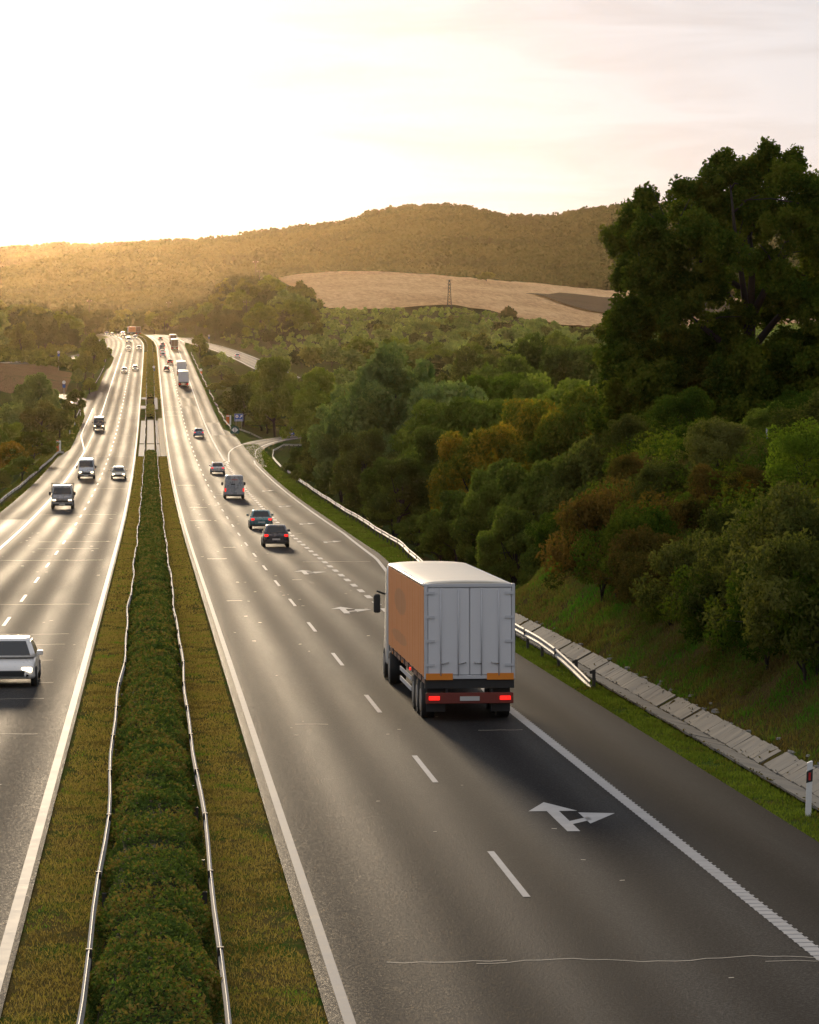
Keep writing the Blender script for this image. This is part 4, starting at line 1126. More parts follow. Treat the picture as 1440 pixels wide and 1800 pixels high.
# taller weeds in tufts on the cutting
def weeds():
    P = []; S = []
    for _ in range(70):
        s = random.uniform(78, 142); u = random.uniform(16.1, 20.0)
        r_ = random.uniform(.2, .55); m = int(260 * r_)
        d = rng.normal(size=(m, 3)) * [r_ * .5, r_ * .7, r_ * .35]
        z = zt(u, s)
        q = np.array([u, s, z + .12]) + d; q[:, 2] = np.maximum(q[:, 2], z)
        P.append(q)
    P = np.concatenate(P)
    V, Fq = cards(P, .055, None, .3, .4)
    o = link('weeds', mesh_np('weeds', V, Fq, M['grass_green'])); tag(o, 'clumps of green weeds at the foot of the cutting slope', 'weeds', kind='stuff')
weeds()
# fallen leaves in the channel
P = []
for _ in range(650):
    s = random.uniform(60, 145); u = random.choice([random.gauss(14.6, .15), random.gauss(14.05, .08), random.gauss(15.25, .1)])
    h = float(np.interp(u, [a for a, b in dp], [b for a, b in dp])) if u < 15.3 else .18
    P.append((u, s + .8 * math.sin(u * 9), float(zr(s)) + h + .09))
V, Fq = cards(np.array(P), .04, None, .3, .5)
o = link('fallen_leaves', mesh_np('fallen_leaves', V, Fq, M['leaf_rust'])); tag(o, 'brown fallen leaves lying in the concrete channel', 'leaves', kind='stuff')

# ---------------------------------------------------------------- guardrails
def guardrail(label, pts, post_every=4.0, side=1, max_posts=95, end_down=None, post_mat='post_dark', hgt=.74, group=None, wob=.0, lapdark=True):
    """pts: (x, y) list; side: +1 posts stand on the right of the rail"""
    P = []
    for a, b in zip(pts[:-1], pts[1:]):
        L = math.dist(a, b); n = max(1, int(L / 4.0))
        for i in range(n): P.append((a[0] + (b[0] - a[0]) * i / n, a[1] + (b[1] - a[1]) * i / n))
    P.append(pts[-1])
    zz = z_terrain(np.array([p[0] for p in P]), np.array([p[1] for p in P]))
    o0 = (P[0][0], P[0][1], float(zz[0]))
    g = empty('guardrail', o0, 0, label, 'guardrail', group)
    prof = [(0, -.155), (.032, -.12), (.032, -.07), (-.022, -.02), (-.022, .02), (.032, .07), (.032, .12), (0, .155), (-.010, .155), (.018, .115), (.02, .07), (-.034, .02), (-.034, -.02), (.02, -.07), (.018, -.115), (-.010, -.155)]
    mb = MB(); rings = []
    for i, p in enumerate(P):
        t = Vector((P[min(i + 1, len(P) - 1)][0] - P[max(i - 1, 0)][0], P[min(i + 1, len(P) - 1)][1] - P[max(i - 1, 0)][1], 0)).normalized()
        nr = Vector((t.y, -t.x, 0)) * (-side)
        drop = 0
        if end_down:
            dist = i * 4.0 if end_down == 'start' else (len(P) - 1 - i) * 4.0
            drop = max(0, 1 - dist / 10.0) * .52
        wv = wob * (math.sin(p[1] * .13) + .6 * math.sin(p[1] * .31 + 1))
        base = Vector((p[0] - o0[0] + wv, p[1] - o0[1], float(zz[i]) - o0[2] + hgt - .155 - drop))
        rings.append([tuple(base + nr * a + Vector((0, 0, b))) for a, b in prof])
    mb.loft(rings, smooth=False)
    mb.build('rail', M['steel'], g)
    lap = MB()
    for i, p in enumerate(P[1:-1], 1):
        if p[1] > 420 or i % 2: continue
        c = rings[i]; xs = [q[0] for q in c]; zs = [q[2] for q in c]; y_ = c[0][1]
        lap.box(min(xs) - .012, max(xs) + .012, y_ - .028, y_ + .028, min(zs) - .004, max(zs) + .006)
    if lap.v: lap.build('splice_bolts', M['post_dark'], g)['kind'] = 'stuff'
    total = 0; k = 0; extra = MB()
    for i in range(0, len(P), max(1, int(round(post_every / 4.0)))):
        p = P[i]; q = P[min(i + 1, len(P) - 1)]
        wv = wob * (math.sin(p[1] * .13) + .6 * math.sin(p[1] * .31 + 1))
        t = Vector((q[0] - p[0], q[1] - p[1], 0)).normalized() if i < len(P) - 1 else Vector((0, 1, 0))
        nr = Vector((t.y, -t.x, 0)) * side
        c = Vector((p[0] - o0[0] + wv, p[1] - o0[1], float(zz[i]) - o0[2])) + nr * .11
        m_ = MB() if k < max_posts else extra
        lo_ = .36 if hgt > .76 else .17
        m_.box(c.x - .05, c.x + .05, c.y - .035, c.y + .035, c.z - .3, c.z + hgt - lo_)
        if hgt < .76: m_.box(c.x - nr.x * .11 - .02, c.x + .02, c.y - .03, c.y + .03, c.z + hgt - .3, c.z + hgt - .2)
        if k < max_posts: m_.build('post', M[post_mat], g)
        k += 1
    if extra.v:
        e = extra.build('post', M[post_mat], g); e['kind'] = 'stuff'
    return g
guardrail('near right guardrail beside the lorry whose end bends down to the grass', [(13.62, 100), (13.62, 122), (14.0, 150), (15.0, 180), (16.0, 210), (16.6, 260), (16.8, 330), (16.7, 410), (16.9, 450), (18.2, 480), (20.6, 504), (24.5, 522), (32, 540), (44, 556), (66, 577), (100, 595)], side=1, end_down='start', wob=.04)
guardrail('guardrail curving along the far side of the exit road behind the blue sign', [(14.7, 572), (15.4, 582), (18, 588), (24, 592), (34, 600), (50, 612), (80, 632)], side=1, end_down='start', max_posts=20)
guardrail('guardrail along the right verge from the green gore sign up to the bend', [(14.3, 578), (14.1, 640), (14.1, 720), (14.0, 900), (14.1, 1130)], side=1, max_posts=40, wob=.12)
guardrail('left guardrail rising from the left edge of the photo to the orange marker', [(-14.0, 200), (-14.0, 300), (-13.9, 400), (-13.4, 470), (-12.9, 486)], side=-1, end_down='end', wob=.04)
guardrail('short crooked guardrail beside the mouth of the entry road', [(-14.4, 640), (-14.5, 672), (-15.0, 705), (-17.5, 735)], side=-1, max_posts=20)
guardrail('guardrail on the left verge between the entry road and the green box', [(-14.0, 796), (-13.6, 880), (-13.5, 1000), (-13.7, 1075)], side=-1, max_posts=30)
side_rail = [(q.x - 0, q.y - 3.8) for q in DQ[::3] if q.y < 1060]
guardrail('guardrail with dark posts along the raised side road at the left', side_rail, side=1, max_posts=40)
guardrail('left rail of the median running beside the hedge up to the bend', [(float(-.90 + cx(s)), s) for s in list(range(30, 1160, 40)) + list(range(1160, 1440, 12))], side=1, max_posts=60, wob=.05, hgt=.78)
guardrail('right rail of the median running beside the hedge up to the bend', [(float(.97 + cx(s)), s) for s in list(range(30, 1160, 40)) + list(range(1160, 1440, 12))], side=-1, max_posts=60, wob=.035, hgt=.78)

# ---------------------------------------------------------------- roadside furniture
def delineator(u, s, label, hgt=1.12, lean=0):
    t = empty('delineator_post', (u, s, zt(u, s)), 0, label, 'marker post', 'delineator posts')
    t.rotation_euler = (0, lean, 0)
    mb = MB()
    def rg(z, w_, d): return [(-w_, -d, z), (w_, -d, z), (w_ * .7, d, z), (-w_ * .7, d, z)]
    mb.loft([rg(-.2, .065, .05), rg(hgt - .03, .06, .045)], smooth=False)
    mb.loft([rg(hgt - .03, .06, .045), [(-.06, -.045, hgt - .0), (.06, -.045, hgt + .045), (.042, .045, hgt + .045), (-.042, .045, hgt)]], smooth=False)
    mb.build('post', M['white'], t)
    b = MB(); b.loft([[(-.067, -.052, hgt - .42), (.067, -.052, hgt - .38), (.05, .053, hgt - .38), (-.05, .053, hgt - .42)], [(-.066, -.051, hgt - .18), (.066, -.051, hgt - .12), (.05, .052, hgt - .12), (-.05, .052, hgt - .18)]], smooth=False)
    bb = b.build('black_band', M['black'], t)
    MB().box(-.022, .022, -.062, -.05, hgt - .36, hgt - .2).build('reflector', M['red'], t)
delineator(px_u(1424, 66.8), 66.8, 'white delineator post with black band and red reflector at the right edge', lean=.03)
delineator(-14.0, 568, 'nearest of the three small white delineators on the left grass')
delineator(-14.1, 610, 'middle one of the three small white delineators on the left grass')
delineator(-14.0, 655, 'farthest of the three small white delineators on the left grass')

def text_mesh(txt, size, name, mat, parent, loc, rot=(R(90), 0, 0), ext=.006):
    cu_ = bpy.data.curves.new('lettering', 'FONT'); cu_.body = txt; cu_.size = size; cu_.extrude = ext
    cu_.align_x = 'CENTER'; cu_.align_y = 'CENTER'
    tmp = bpy.data.objects.new('tmp', cu_); COL.objects.link(tmp)
    dg = bpy.context.evaluated_depsgraph_get(); dg.update()
    me = bpy.data.meshes.new_from_object(tmp.evaluated_get(dg))
    bpy.data.objects.remove(tmp)
    me.materials.clear(); me.materials.append(mat)
    o = link(name, me, parent); o.location = loc; o.rotation_euler = rot; return o
def sign_base(name, u, s, label, posts, h, cat='road sign', r=.045):
    t = empty(name, (u, s, zt(u, s)), 0, label, cat)
    for x in posts: MB().tube([(x, 0, -.3), (x, 0, h)], r, 8).build('pole', M['steel'], t)
    return t
# blue services sign
su, s_ = px_u(420, 600), 600
t = sign_base('service_sign', su, s_, 'blue service sign with white disc and arrow on two posts', (-.52, .52), 2.6)
MB().box(-.82, .82, -.09, -.05, 1.35, 2.75, .012).build('panel', M['blue'], t)
pb = MB(); pb.box(-.79, .79, -.094, -.0905, 1.38, 1.41); pb.box(-.79, .79, -.094, -.0905, 2.69, 2.72); pb.box(-.79, -.76, -.094, -.0905, 1.41, 2.69); pb.box(.76, .79, -.094, -.0905, 1.41, 2.69)
pb.build('border', M['white'], t)
MB().disc((-.34, -.10, 2.25), (0, 1, 0), .29, .012, 24).build('white_disc', M['white'], t)
MB().box(-.46, -.22, -.112, -.107, 2.2, 2.3).build('emblem', M['black'], t)
a = MB(); a.prism([(.12, -.1, 2.0), (.22, -.1, 1.92), (.50, -.1, 2.22), (.60, -.1, 2.12), (.66, -.1, 2.52), (.26, -.1, 2.46), (.38, -.1, 2.34)], (0, -.01, 0)); a.build('arrow', M['white'], t)
b = MB()
for x0, x1 in ((-.62, -.34), (-.28, -.02), (.04, .34), (.40, .60)): b.box(x0, x1, -.1, -.092, 1.52, 1.66)
b.build('lettering', M['white'], t)
# green gore sign with two white arrowheads
t = sign_base('gore_sign', px_u(413, 566), 566, 'dark green round-topped gore sign with two white triangles at the exit nose', (-.4, .4), .6)
pts = [(-.78, -.08, .12)] + [(-.78 * math.cos(a_), -.08, .72 + .78 * math.sin(a_)) for a_ in np.linspace(0, math.pi, 13)] + [(.78, -.08, .12)]
MB().prism(pts, (0, .06, 0)).build('panel', M['green_sign'], t)
MB().prism([(-.06, -.083, .30), (-.06, -.083, 1.25), (-.60, -.083, .77)], (0, -.008, 0)).build('triangle', M['white'], t)
MB().prism([(.06, -.083, .30), (.60, -.083, .77), (.06, -.083, 1.25)], (0, -.008, 0)).build('triangle', M['white'], t)
# speed limit with motorway end plate
t = sign_base('speed_limit_sign', px_u(513.5, 585), 560, 'round red and white 40 speed limit sign above a blue plate beside the exit road', (0,), 2.9)
t.location = (px_u(513.5, 560), 560, y_z(779, 560, 24))
MB().disc((0, -.09, 3.0), (0, 1, 0), .44, .03, 28).build('red_ring', M['red'], t)
MB().disc((0, -.11, 3.0), (0, 1, 0), .32, .02, 28).build('white_face', M['white'], t)
text_mesh('40', .42, 'numerals', M['black'], t, (0, -.128, 3.0))
pt = MB().box(-.42, .42, -.1, -.06, 1.55, 2.5, .01).build('plate', M['blue'], t)
a = MB(); a.prism([(-.1, -.105, 1.65), (.1, -.105, 1.65), (.06, -.105, 2.3), (-.06, -.105, 2.3)], (0, -.006, 0)); a.build('road_symbol', M['white'], t)
a = MB(); a.prism([(-.36, -.118, 1.62), (-.28, -.118, 1.6), (.36, -.118, 2.42), (.28, -.118, 2.45)], (0, -.006, 0)); a.build('red_bar', M['red'], t)
# orange marker columns
def marker(u, s, label, h=1.5, w_=.28):
    t = empty('marker_column', (u, s, zt(u, s)), 0, label, 'marker column')
    MB().box(-w_, w_, -.15, .15, -.2, h, .03).build('column', M['orange'], t)
    MB().box(-w_ * .9, w_ * .9, -.17, -.155, h - .34, h - .12).build('reflective_band', M['white'], t)
    MB().box(w_ + .06, w_ + .34, -.08, .08, -.2, h * .95, .02).build('white_post', M['white'], t)
marker(px_u(400.5, 610), 610, 'orange marker column beside the blue service sign', 1.9, .3)
marker(px_u(101, 492), 492, 'orange marker column at the end of the left guardrail', 1.75, .18)
for px, y, D, lb in [(104, 619, 900, 'small round sign above the raised side road at the left'), (368, 590, 1150, 'small round sign beside the far slip road'), (113, 672, 700, 'small sign in front of the red earth slope'), (271, 648, 940, 'small sign on the right median rail'), (354, 650, 905, 'small white sign with orange top behind the right guardrail')]:
    u = px_u(px, D); zb = zt(u, D)
    h = max(1.2, y_z(y, D, u) - zb)
    t = sign_base('road_sign', u, D, lb, (0,), h, r=.05)
    MB().disc((0, -.08, h), (0, 1, 0), .38, .03, 20).build('face', M['white'], t)
    MB().box(-.3, .3, -.1, -.06, h - 1.15, h - .45, .01).build('plate', M['orange' if 'orange' in lb else 'blue'], t)
t = empty('equipment_box', (px_u(193, 1050), 1050, zt(px_u(193, 1050), 1050)), 0, 'green equipment box at the far end of the left guardrail', 'equipment box')
MB().box(-.7, .7, -.4, .4, -.1, 1.5, .04).build('cabinet', M['green_sign'], t); MB().box(-.76, .76, -.46, .46, 1.5, 1.58, .02).build('lid', M['black'], t)
# fence posts on top of the cutting
for px, yt, yb, D, lb in [(1348, 803, 830, 145, 'pale metal fence post on top of the cutting'), (1437, 760, 806, 128, 'pale metal fence post at the right edge under the oak')]:
    u = px_u(px, D); z = zt(u, D); h = max(1.2, y_z(yt, D, u) - z)
    t = empty('fence_post', (u, D, z), 0, lb, 'fence post')
    MB().tube([(0, 0, -.2), (0, 0, h)], .04, 8).build('post', M['steel'], t); MB().disc((0, 0, h + .01), (0, 0, 1), .05, .03, 8).build('cap', M['steel'], t)
# lattice pylon and wooden poles
def pylon(px, ytop, D, label, wood=False, arms=1):
    u = px_u(px, D); z = zt(u, D); H = y_z(ytop, D, u) - z
    if wood:
        t = empty('utility_pole', (u, D, z), 0, label, 'utility pole')
        MB().tube([(0, 0, -.5), (0, 0, H)], [.2, .13], 8).build('pole', M['bark'], t)
        MB().box(-1.3, 1.3, -.08, .08, H - 1.1, H - .9).build('crossarm', M['bark'], t)
        for x in (-1.1, 0, 1.1): MB().tube([(x, 0, H - .9), (x, 0, H - .55)], .08, 6).build('insulator', M['white'], t)
        return
    t = empty('power_pylon', (u, D, z), 0, label, 'pylon')
    mb = MB(); a, b = 1.1, .3
    n = 8
    for sx in (-1, 1):
        for sy in (-1, 1): mb.tube([(sx * a, sy * a, -.5), (sx * b, sy * b, H)], .13, 4)
    for i in range(n):
        z0, z1 = H * i / n, H * (i + 1) / n; w0, w1 = a + (b - a) * i / n, a + (b - a) * (i + 1) / n
        for q in (-1, 1):
            mb.tube([(-w0, q * w0, z0), (w1, q * w1, z1)], .07, 4); mb.tube([(w0, q * w0, z0), (-w1, q * w1, z1)], .07, 4)
            mb.tube([(q * w0, -w0, z0), (q * w1, w1, z1)], .07, 4)
    mb.build('lattice', M['post_dark'], t)
    for k in range(2): MB().box(-1.5 + .3 * k, 1.5 - .3 * k, -.1, .1, H - .3 - k * 2, H - .1 - k * 2).build('crossarm', M['post_dark'], t)
pylon(790, 492, 1640, 'dark lattice pylon standing at the lower edge of the golden field')
pylon(434, 527, 1250, 'utility pole among the trees of the spur above the slip road', True)
pylon(450, 458, 1560, 'tall utility pole on top of the wooded spur, left of the pair', True)
pylon(457, 474, 1500, 'shorter utility pole on top of the wooded spur, right of the pair', True)
pylon(114, 545, 1300, 'utility pole rising from the left wood', True)
pylon(158, 527, 1900, 'faint utility pole in the hazy valley left of the bend', True)
pylon(297, 530, 2000, 'faint utility pole in the hazy valley right of the bend', True)

# ---------------------------------------------------------------- vehicles
def paint(name, col, metal=.25): return simple('paint_' + name, col, .28, metal, .04, 2, coat=.6)
PNT = {'silver': paint('silver', (.42, .43, .44), .5), 'white': paint('white', (.68, .67, .64), 0), 'dark': paint('dark', (.05, .05, .055)), 'blue': paint('blue', (.16, .24, .34), .4),
       'teal': paint('teal', (.10, .20, .20), .4), 'grey': paint('grey', (.24, .245, .25), .3), 'black': paint('black', (.02, .02, .022)), 'cream': paint('cream', (.62, .58, .48), 0), 'red': paint('red', (.30, .05, .03), .1)}
def rr(w_, z0, z1, y, rt=.12, rb=.1, tum=.0, n=3):
    """rounded cross-section ring at length y"""
    P = []
    for (cxn, czn, r_, a0) in ((w_ - tum - rt, z1 - rt, rt, 0), (-(w_ - tum - rt), z1 - rt, rt, 90), (-(w_ - rb), z0 + rb, rb, 180), (w_ - rb, z0 + rb, rb, 270)):
        for k in range(n + 1):
            a = R(a0 + 90 * k / n); P.append((cxn + math.cos(a) * r_, y, czn + math.sin(a) * r_))
    return P
def wheel(parent, x, y, r_, wd=.2, det=True, n=18):
    wl_ = MB(); wl_.tube([(-wd / 2, 0, 0), (-wd / 2 + .02, 0, 0), (wd / 2 - .02, 0, 0), (wd / 2, 0, 0)], [r_ * .93, r_, r_, r_ * .93], n)
    o = wl_.build('wheel', M['tyre'], parent, loc=(x, y, r_))
    if det:
        MB().disc((math.copysign(wd / 2 + .004, x), 0, 0), (1, 0, 0), r_ * .62, .02, 14).build('rim', M['rim'], o)
def vehicle(kind, u, s, mat, label, away=True, rz=0.0, lights=True, det=True, name=None, group=None):
    """front of the model points to +Y; away=False turns it towards the bridge"""
    spec = {'sedan': (4.5, .88, 1.44), 'hatch': (4.1, .87, 1.48), 'suv': (4.5, .93, 1.72), 'van': (5.4, 1.0, 2.35), 'minivan': (4.8, .95, 1.9), 'truckette': (5.6, 1.0, 2.2)}[kind]
    L, W, H = spec
    g = math.atan((float(zr(s + 2)) - float(zr(s - 2))) / 4)
    dx = (float(cx(s + 2)) - float(cx(s - 2))) / 4
    nm = name or {'sedan': 'sedan_car', 'hatch': 'hatchback_car', 'suv': 'suv_car', 'van': 'delivery_van', 'minivan': 'minivan', 'truckette': 'flatbed_truck'}[kind]
    t = empty(nm, (u, s + (L / 2 if away else L / 2), float(zr(s + L / 2)) + .004), 0, label, {'sedan': 'car', 'hatch': 'car', 'suv': 'car', 'van': 'van', 'minivan': 'van', 'truckette': 'truck'}[kind], group)
    t.rotation_euler = (g if away else -g, 0, -math.atan(dx) + rz + (0 if away else math.pi))
    h = L / 2; P = PNT[mat]
    mb = MB(); gl = []
    if kind in ('sedan', 'hatch', 'suv'):
        zb = .24 if kind != 'suv' else .32
        belt = {'sedan': .92, 'hatch': .95, 'suv': 1.10}[kind]; hood = belt - .10
        deck = {'sedan': belt + .02, 'hatch': belt + .02, 'suv': belt + .02}[kind]
        st = [(-h, W * .80, zb + .12, deck - .22), (-h + .07, W * .93, zb + .04, deck - .06), (-h + .35, W, zb, deck), (-h + 1.2, W, zb, belt + .02), (0, W, zb, belt), (h - 1.35, W, zb, belt - .02), (h - .9, W * .985, zb, hood), (h - .35, W * .94, zb + .02, hood - .12), (h - .07, W * .84, zb + .06, hood - .22), (h, W * .68, zb + .14, hood - .34)]
        mb.loft([rr(w_, a, b, y, .14, .1, .04) for y, w_, a, b in st])
        # cabin: base/top outline
        yb0, yt0, yt1, yb1 = {'sedan': (-h + .75, -h + 1.30, .55, 1.30), 'hatch': (-h + .18, -h + .62, .50, 1.25), 'suv': (-h + .14, -h + .48, .62, 1.25)}[kind]
        zt_ = H; wb, wt_ = W * .94, W * .70
        def cab(y, w_, z): return (w_, y, z)
        n_ = 5; rings = []
        lo = belt - .03
        for q in (0, .25, .5, .72, .88, .97, 1.0):
            z = lo + (zt_ - lo) * q
            ins = 0 if q < .9 else (q - .9) * 1.1
            w_ = wb + (wt_ - wb) * q ** 1.1 - ins * .35
            ya = yb0 + (yt0 - yb0) * q + ins; yb_ = yb1 + (yt1 - yb1) * q - ins * 1.6
            c = .12
            rings.append([(-w_ + c, ya, z), (w_ - c, ya, z), (w_, ya + c * 1.4, z), (w_, yb_ - c * 1.4, z), (w_ - c, yb_, z), (-w_ + c, yb_, z), (-w_, yb_ - c * 1.4, z), (-w_, ya + c * 1.4, z)])
        mb.loft(rings, smooth=True)
        body = mb.build('body', P, t)
        def pt(q, e, sgn, front, off=.012):   # point on front/rear cabin face
            w_ = (wb + (wt_ - wb) * q ** 1.1 - .14) * e
            z = lo + (zt_ - lo) * q
            y = (yb1 + (yt1 - yb1) * q + off) if front else (yb0 + (yt0 - yb0) * q - off)
            return (sgn * w_, y, z)
        for front in (True, False):
            q0, q1 = (.10, .86)
            a = [pt(q0, 1, -1, front), pt(q0, 1, 1, front), pt(q1, 1, 1, front), pt(q1, 1, -1, front)]
            MB().prism(a, (0, -.01 if front else .01, 0)).build('windscreen' if front else 'rear_window', M['glass'], t)
        for sg in (-1, 1):
            def sp_(q, y): w_ = wb + (wt_ - wb) * q ** 1.1 + .008; return (sg * w_, y, lo + (zt_ - lo) * q)
            y0a, y0b = yb0 + (yt0 - yb0) * .12 + .25, yb0 + (yt0 - yb0) * .82 + .22
            y1a, y1b = yb1 + (yt1 - yb1) * .12 - .25, yb1 + (yt1 - yb1) * .82 - .2
            MB().prism([sp_(.12, y0a), sp_(.12, y1a), sp_(.84, y1b), sp_(.84, y0b)], (-sg * .01, 0, 0)).build('side_window', M['glass'], t)
            mr = MB(); mr.box(min(sg * (W - .02), sg * (W + .17)), max(sg * (W - .02), sg * (W + .17)), .92, 1.04, belt + .02, belt + .17, .02)
            mr.build('wing_mirror', P, t)
        yl = -h + .015; zl = belt - .13
        for sg in (-1, 1):
            x0, x1 = sorted((sg * (W * .60), sg * (W * .90)))
            MB().box(x0, x1, yl - .03, yl + .12, zl - .10, zl + .06, .03).build('tail_light', M['tail'], t)
            x0, x1 = sorted((sg * (W * .48), sg * (W * .86)))
            MB().box(x0, x1, h - .16, h - .02 - .02, hood - .34, hood - .18, .03).build('headlight', M['head'] if lights else M['chrome'], t)
        MB().box(-.26, .26, -h - .012, -h + .02, .50, .61).build('number_plate', M['plate'], t)
        MB().box(-W * .88, W * .88, -h - .02, -h + .3, zb + .02, zb + .16, .03).build('rear_bumper', M['black'], t)
        MB().box(-W * .60, W * .60, h - .16, h + .015, zb + .1, zb + .30, .03).build('grille', M['black'], t)
        if kind == 'sedan' or kind == 'hatch': rw = .31
        else: rw = .36
        for sg in (-1, 1):
            for yy in (-h + .82, h - .84): wheel(t, sg * (W - .09), yy, rw, .20, det)
    else:
        zb = .30
        if kind == 'van':
            st = [(-h, W * .96, zb + .05, H - .06), (-h + .08, W, zb, H), (0, W, zb, H), (h - 2.0, W, zb, H - .02), (h - 1.62, W * .99, zb, H - .14), (h - .95, W * .97, zb, 1.42), (h - .25, W * .90, zb + .02, 1.12), (h - .02, W * .80, zb + .1, .92)]
            tum = .12; ws = (h - 1.60, H - .20, h - .97, 1.44)
        elif kind == 'minivan':
            st = [(-h, W * .94, zb + .05, H - .08), (-h + .08, W, zb, H), (0, W, zb, H), (h - 1.8, W, zb, H - .04), (h - 1.50, W * .99, zb, H - .14), (h - .85, W * .96, zb, 1.12), (h - .2, W * .88, zb + .02, .98), (h, W * .78, zb + .1, .8)]
            tum = .12; ws = (h - 1.48, H - .19, h - .88, 1.16)
        else:
            st = [(h - 1.95, W * .97, zb + .1, H - .12), (h - 1.85, W, zb, H - .02), (h - 1.15, W, zb, H - .04), (h - .95, W * .99, zb, H - .2), (h - .52, W * .97, zb, 1.3), (h - .12, W * .92, zb, 1.12), (h, W * .86, zb + .06, .95)]
            tum = .10; ws = (h - .95, H - .24, h - .55, 1.34)
        mb.loft([rr(w_, a, b, y, .16, .1, tum if b > 1.6 else .05) for y, w_, a, b in st])
        body = mb.build('body', P, t)
        y1, z1, y0, z0 = ws
        off = .03
        MB().prism([(-W * .84, y0 + off, z0 + .02), (W * .84, y0 + off, z0 + .02), (W * .74, y1 + off, z1), (-W * .74, y1 + off, z1)], (0, -.03, 0)).build('windscreen', M['glass'], t)
        for sg in (-1, 1):
            a = [(sg * (W + .004), y1 - .95, z0 + .02), (sg * (W + .004), y0 - .15, z0 + .02), (sg * (W - .10), y1 - .05, z1 - .02), (sg * (W - .10), y1 - .95, z1 - .02)]
            MB().prism(a, (-sg * .012, 0, 0)).build('side_window', M['glass'], t)
            x0, x1 = sorted((sg * (W + .02), sg * (W + .22)))
            MB().box(x0, x1, y0 - .12, y0, 1.25, 1.58, .03).build('wing_mirror', M['black'], t)
            x0, x1 = sorted((sg * W * .52, sg * W * .86))
            MB().box(x0, x1, h - .2, h - .0, .72, .92, .04).build('headlight', M['head'] if lights else M['chrome'], t)
        MB().box(-W * .55, W * .55, h - .08, h + .012, .62, .8, .02).build('grille', M['black'], t)
        MB().box(-W * .9, W * .9, h - .3, h + .03, zb, zb + .2, .04).build('bumper', M['black'], t)
        MB().box(-.26, .26, h + .03, h + .045, .38, .49).build('number_plate', M['plate'], t)
        if kind != 'truckette':
            if kind == 'van':
                MB().box(-.008, .008, -h - .006, -h + .01, .5, H - .15).build('door_seam', M['black'], t)
                MB().box(-W * .34, W * .06, -h - .012, -h + .02, 1.42, 1.55).build('lettering_band', M['grey_text'] if 'grey_text' in M else M['black'], t)
                MB().box(-W * .25, W * .30, -h - .012, -h + .02, H - .45, H - .38).build('red_stripe', M['red'], t)
            else:
                MB().prism([(-W * .78, -h - .01, 1.15), (W * .78, -h - .01, 1.15), (W * .66, -h + .02, H - .2), (-W * .66, -h + .02, H - .2)], (0, .02, 0)).build('rear_window', M['glass'], t)
            for sg in (-1, 1):
                x0, x1 = sorted((sg * W * .82, sg * W * .965))
                MB().box(x0, x1, -h - .02, -h + .05, .75, 1.1, .02).build('tail_light', M['tail'], t)
            MB().box(-W * .95, W * .95, -h - .05, -h + .1, zb, zb + .18, .03).build('rear_bumper', M['black'], t)
        else:
            bd = MB(); bd.box(-W * 1.0, W * 1.0, -h, h - 2.0, .85, .95)
            bd.build('load_bed', M['concrete'], t)
            sd_ = MB()
            for x0, x1, ya, yb_ in ((-W, -W + .04, -h, h - 2.05), (W - .04, W, -h, h - 2.05), (-W + .04, W - .04, -h, -h + .04)): sd_.box(x0, x1, ya, yb_, .952, 1.35)
            sd_.build('side_boards', P, t)
            fr = MB()
            for x in (-W, -.33, .33, W): fr.tube([(x, h - 2.03, .95), (x, h - 2.03, 2.3)], .03, 6)
            fr.tube([(-W, h - 2.03, 2.3), (W, h - 2.03, 2.3)], .03, 6)
            fr.build('headboard_frame', M['post_dark'], t)
            for sg in (-1, 1):
                x0, x1 = sorted((sg * W * .6, sg * W * .9)); MB().box(x0, x1, -h - .03, -h + .03, .7, .82).build('tail_light', M['tail'], t)
        for sg in (-1, 1):
            for yy in (-h + 1.0, h - .95): wheel(t, sg * (W - .11), yy, .35, .22, det)
    return t

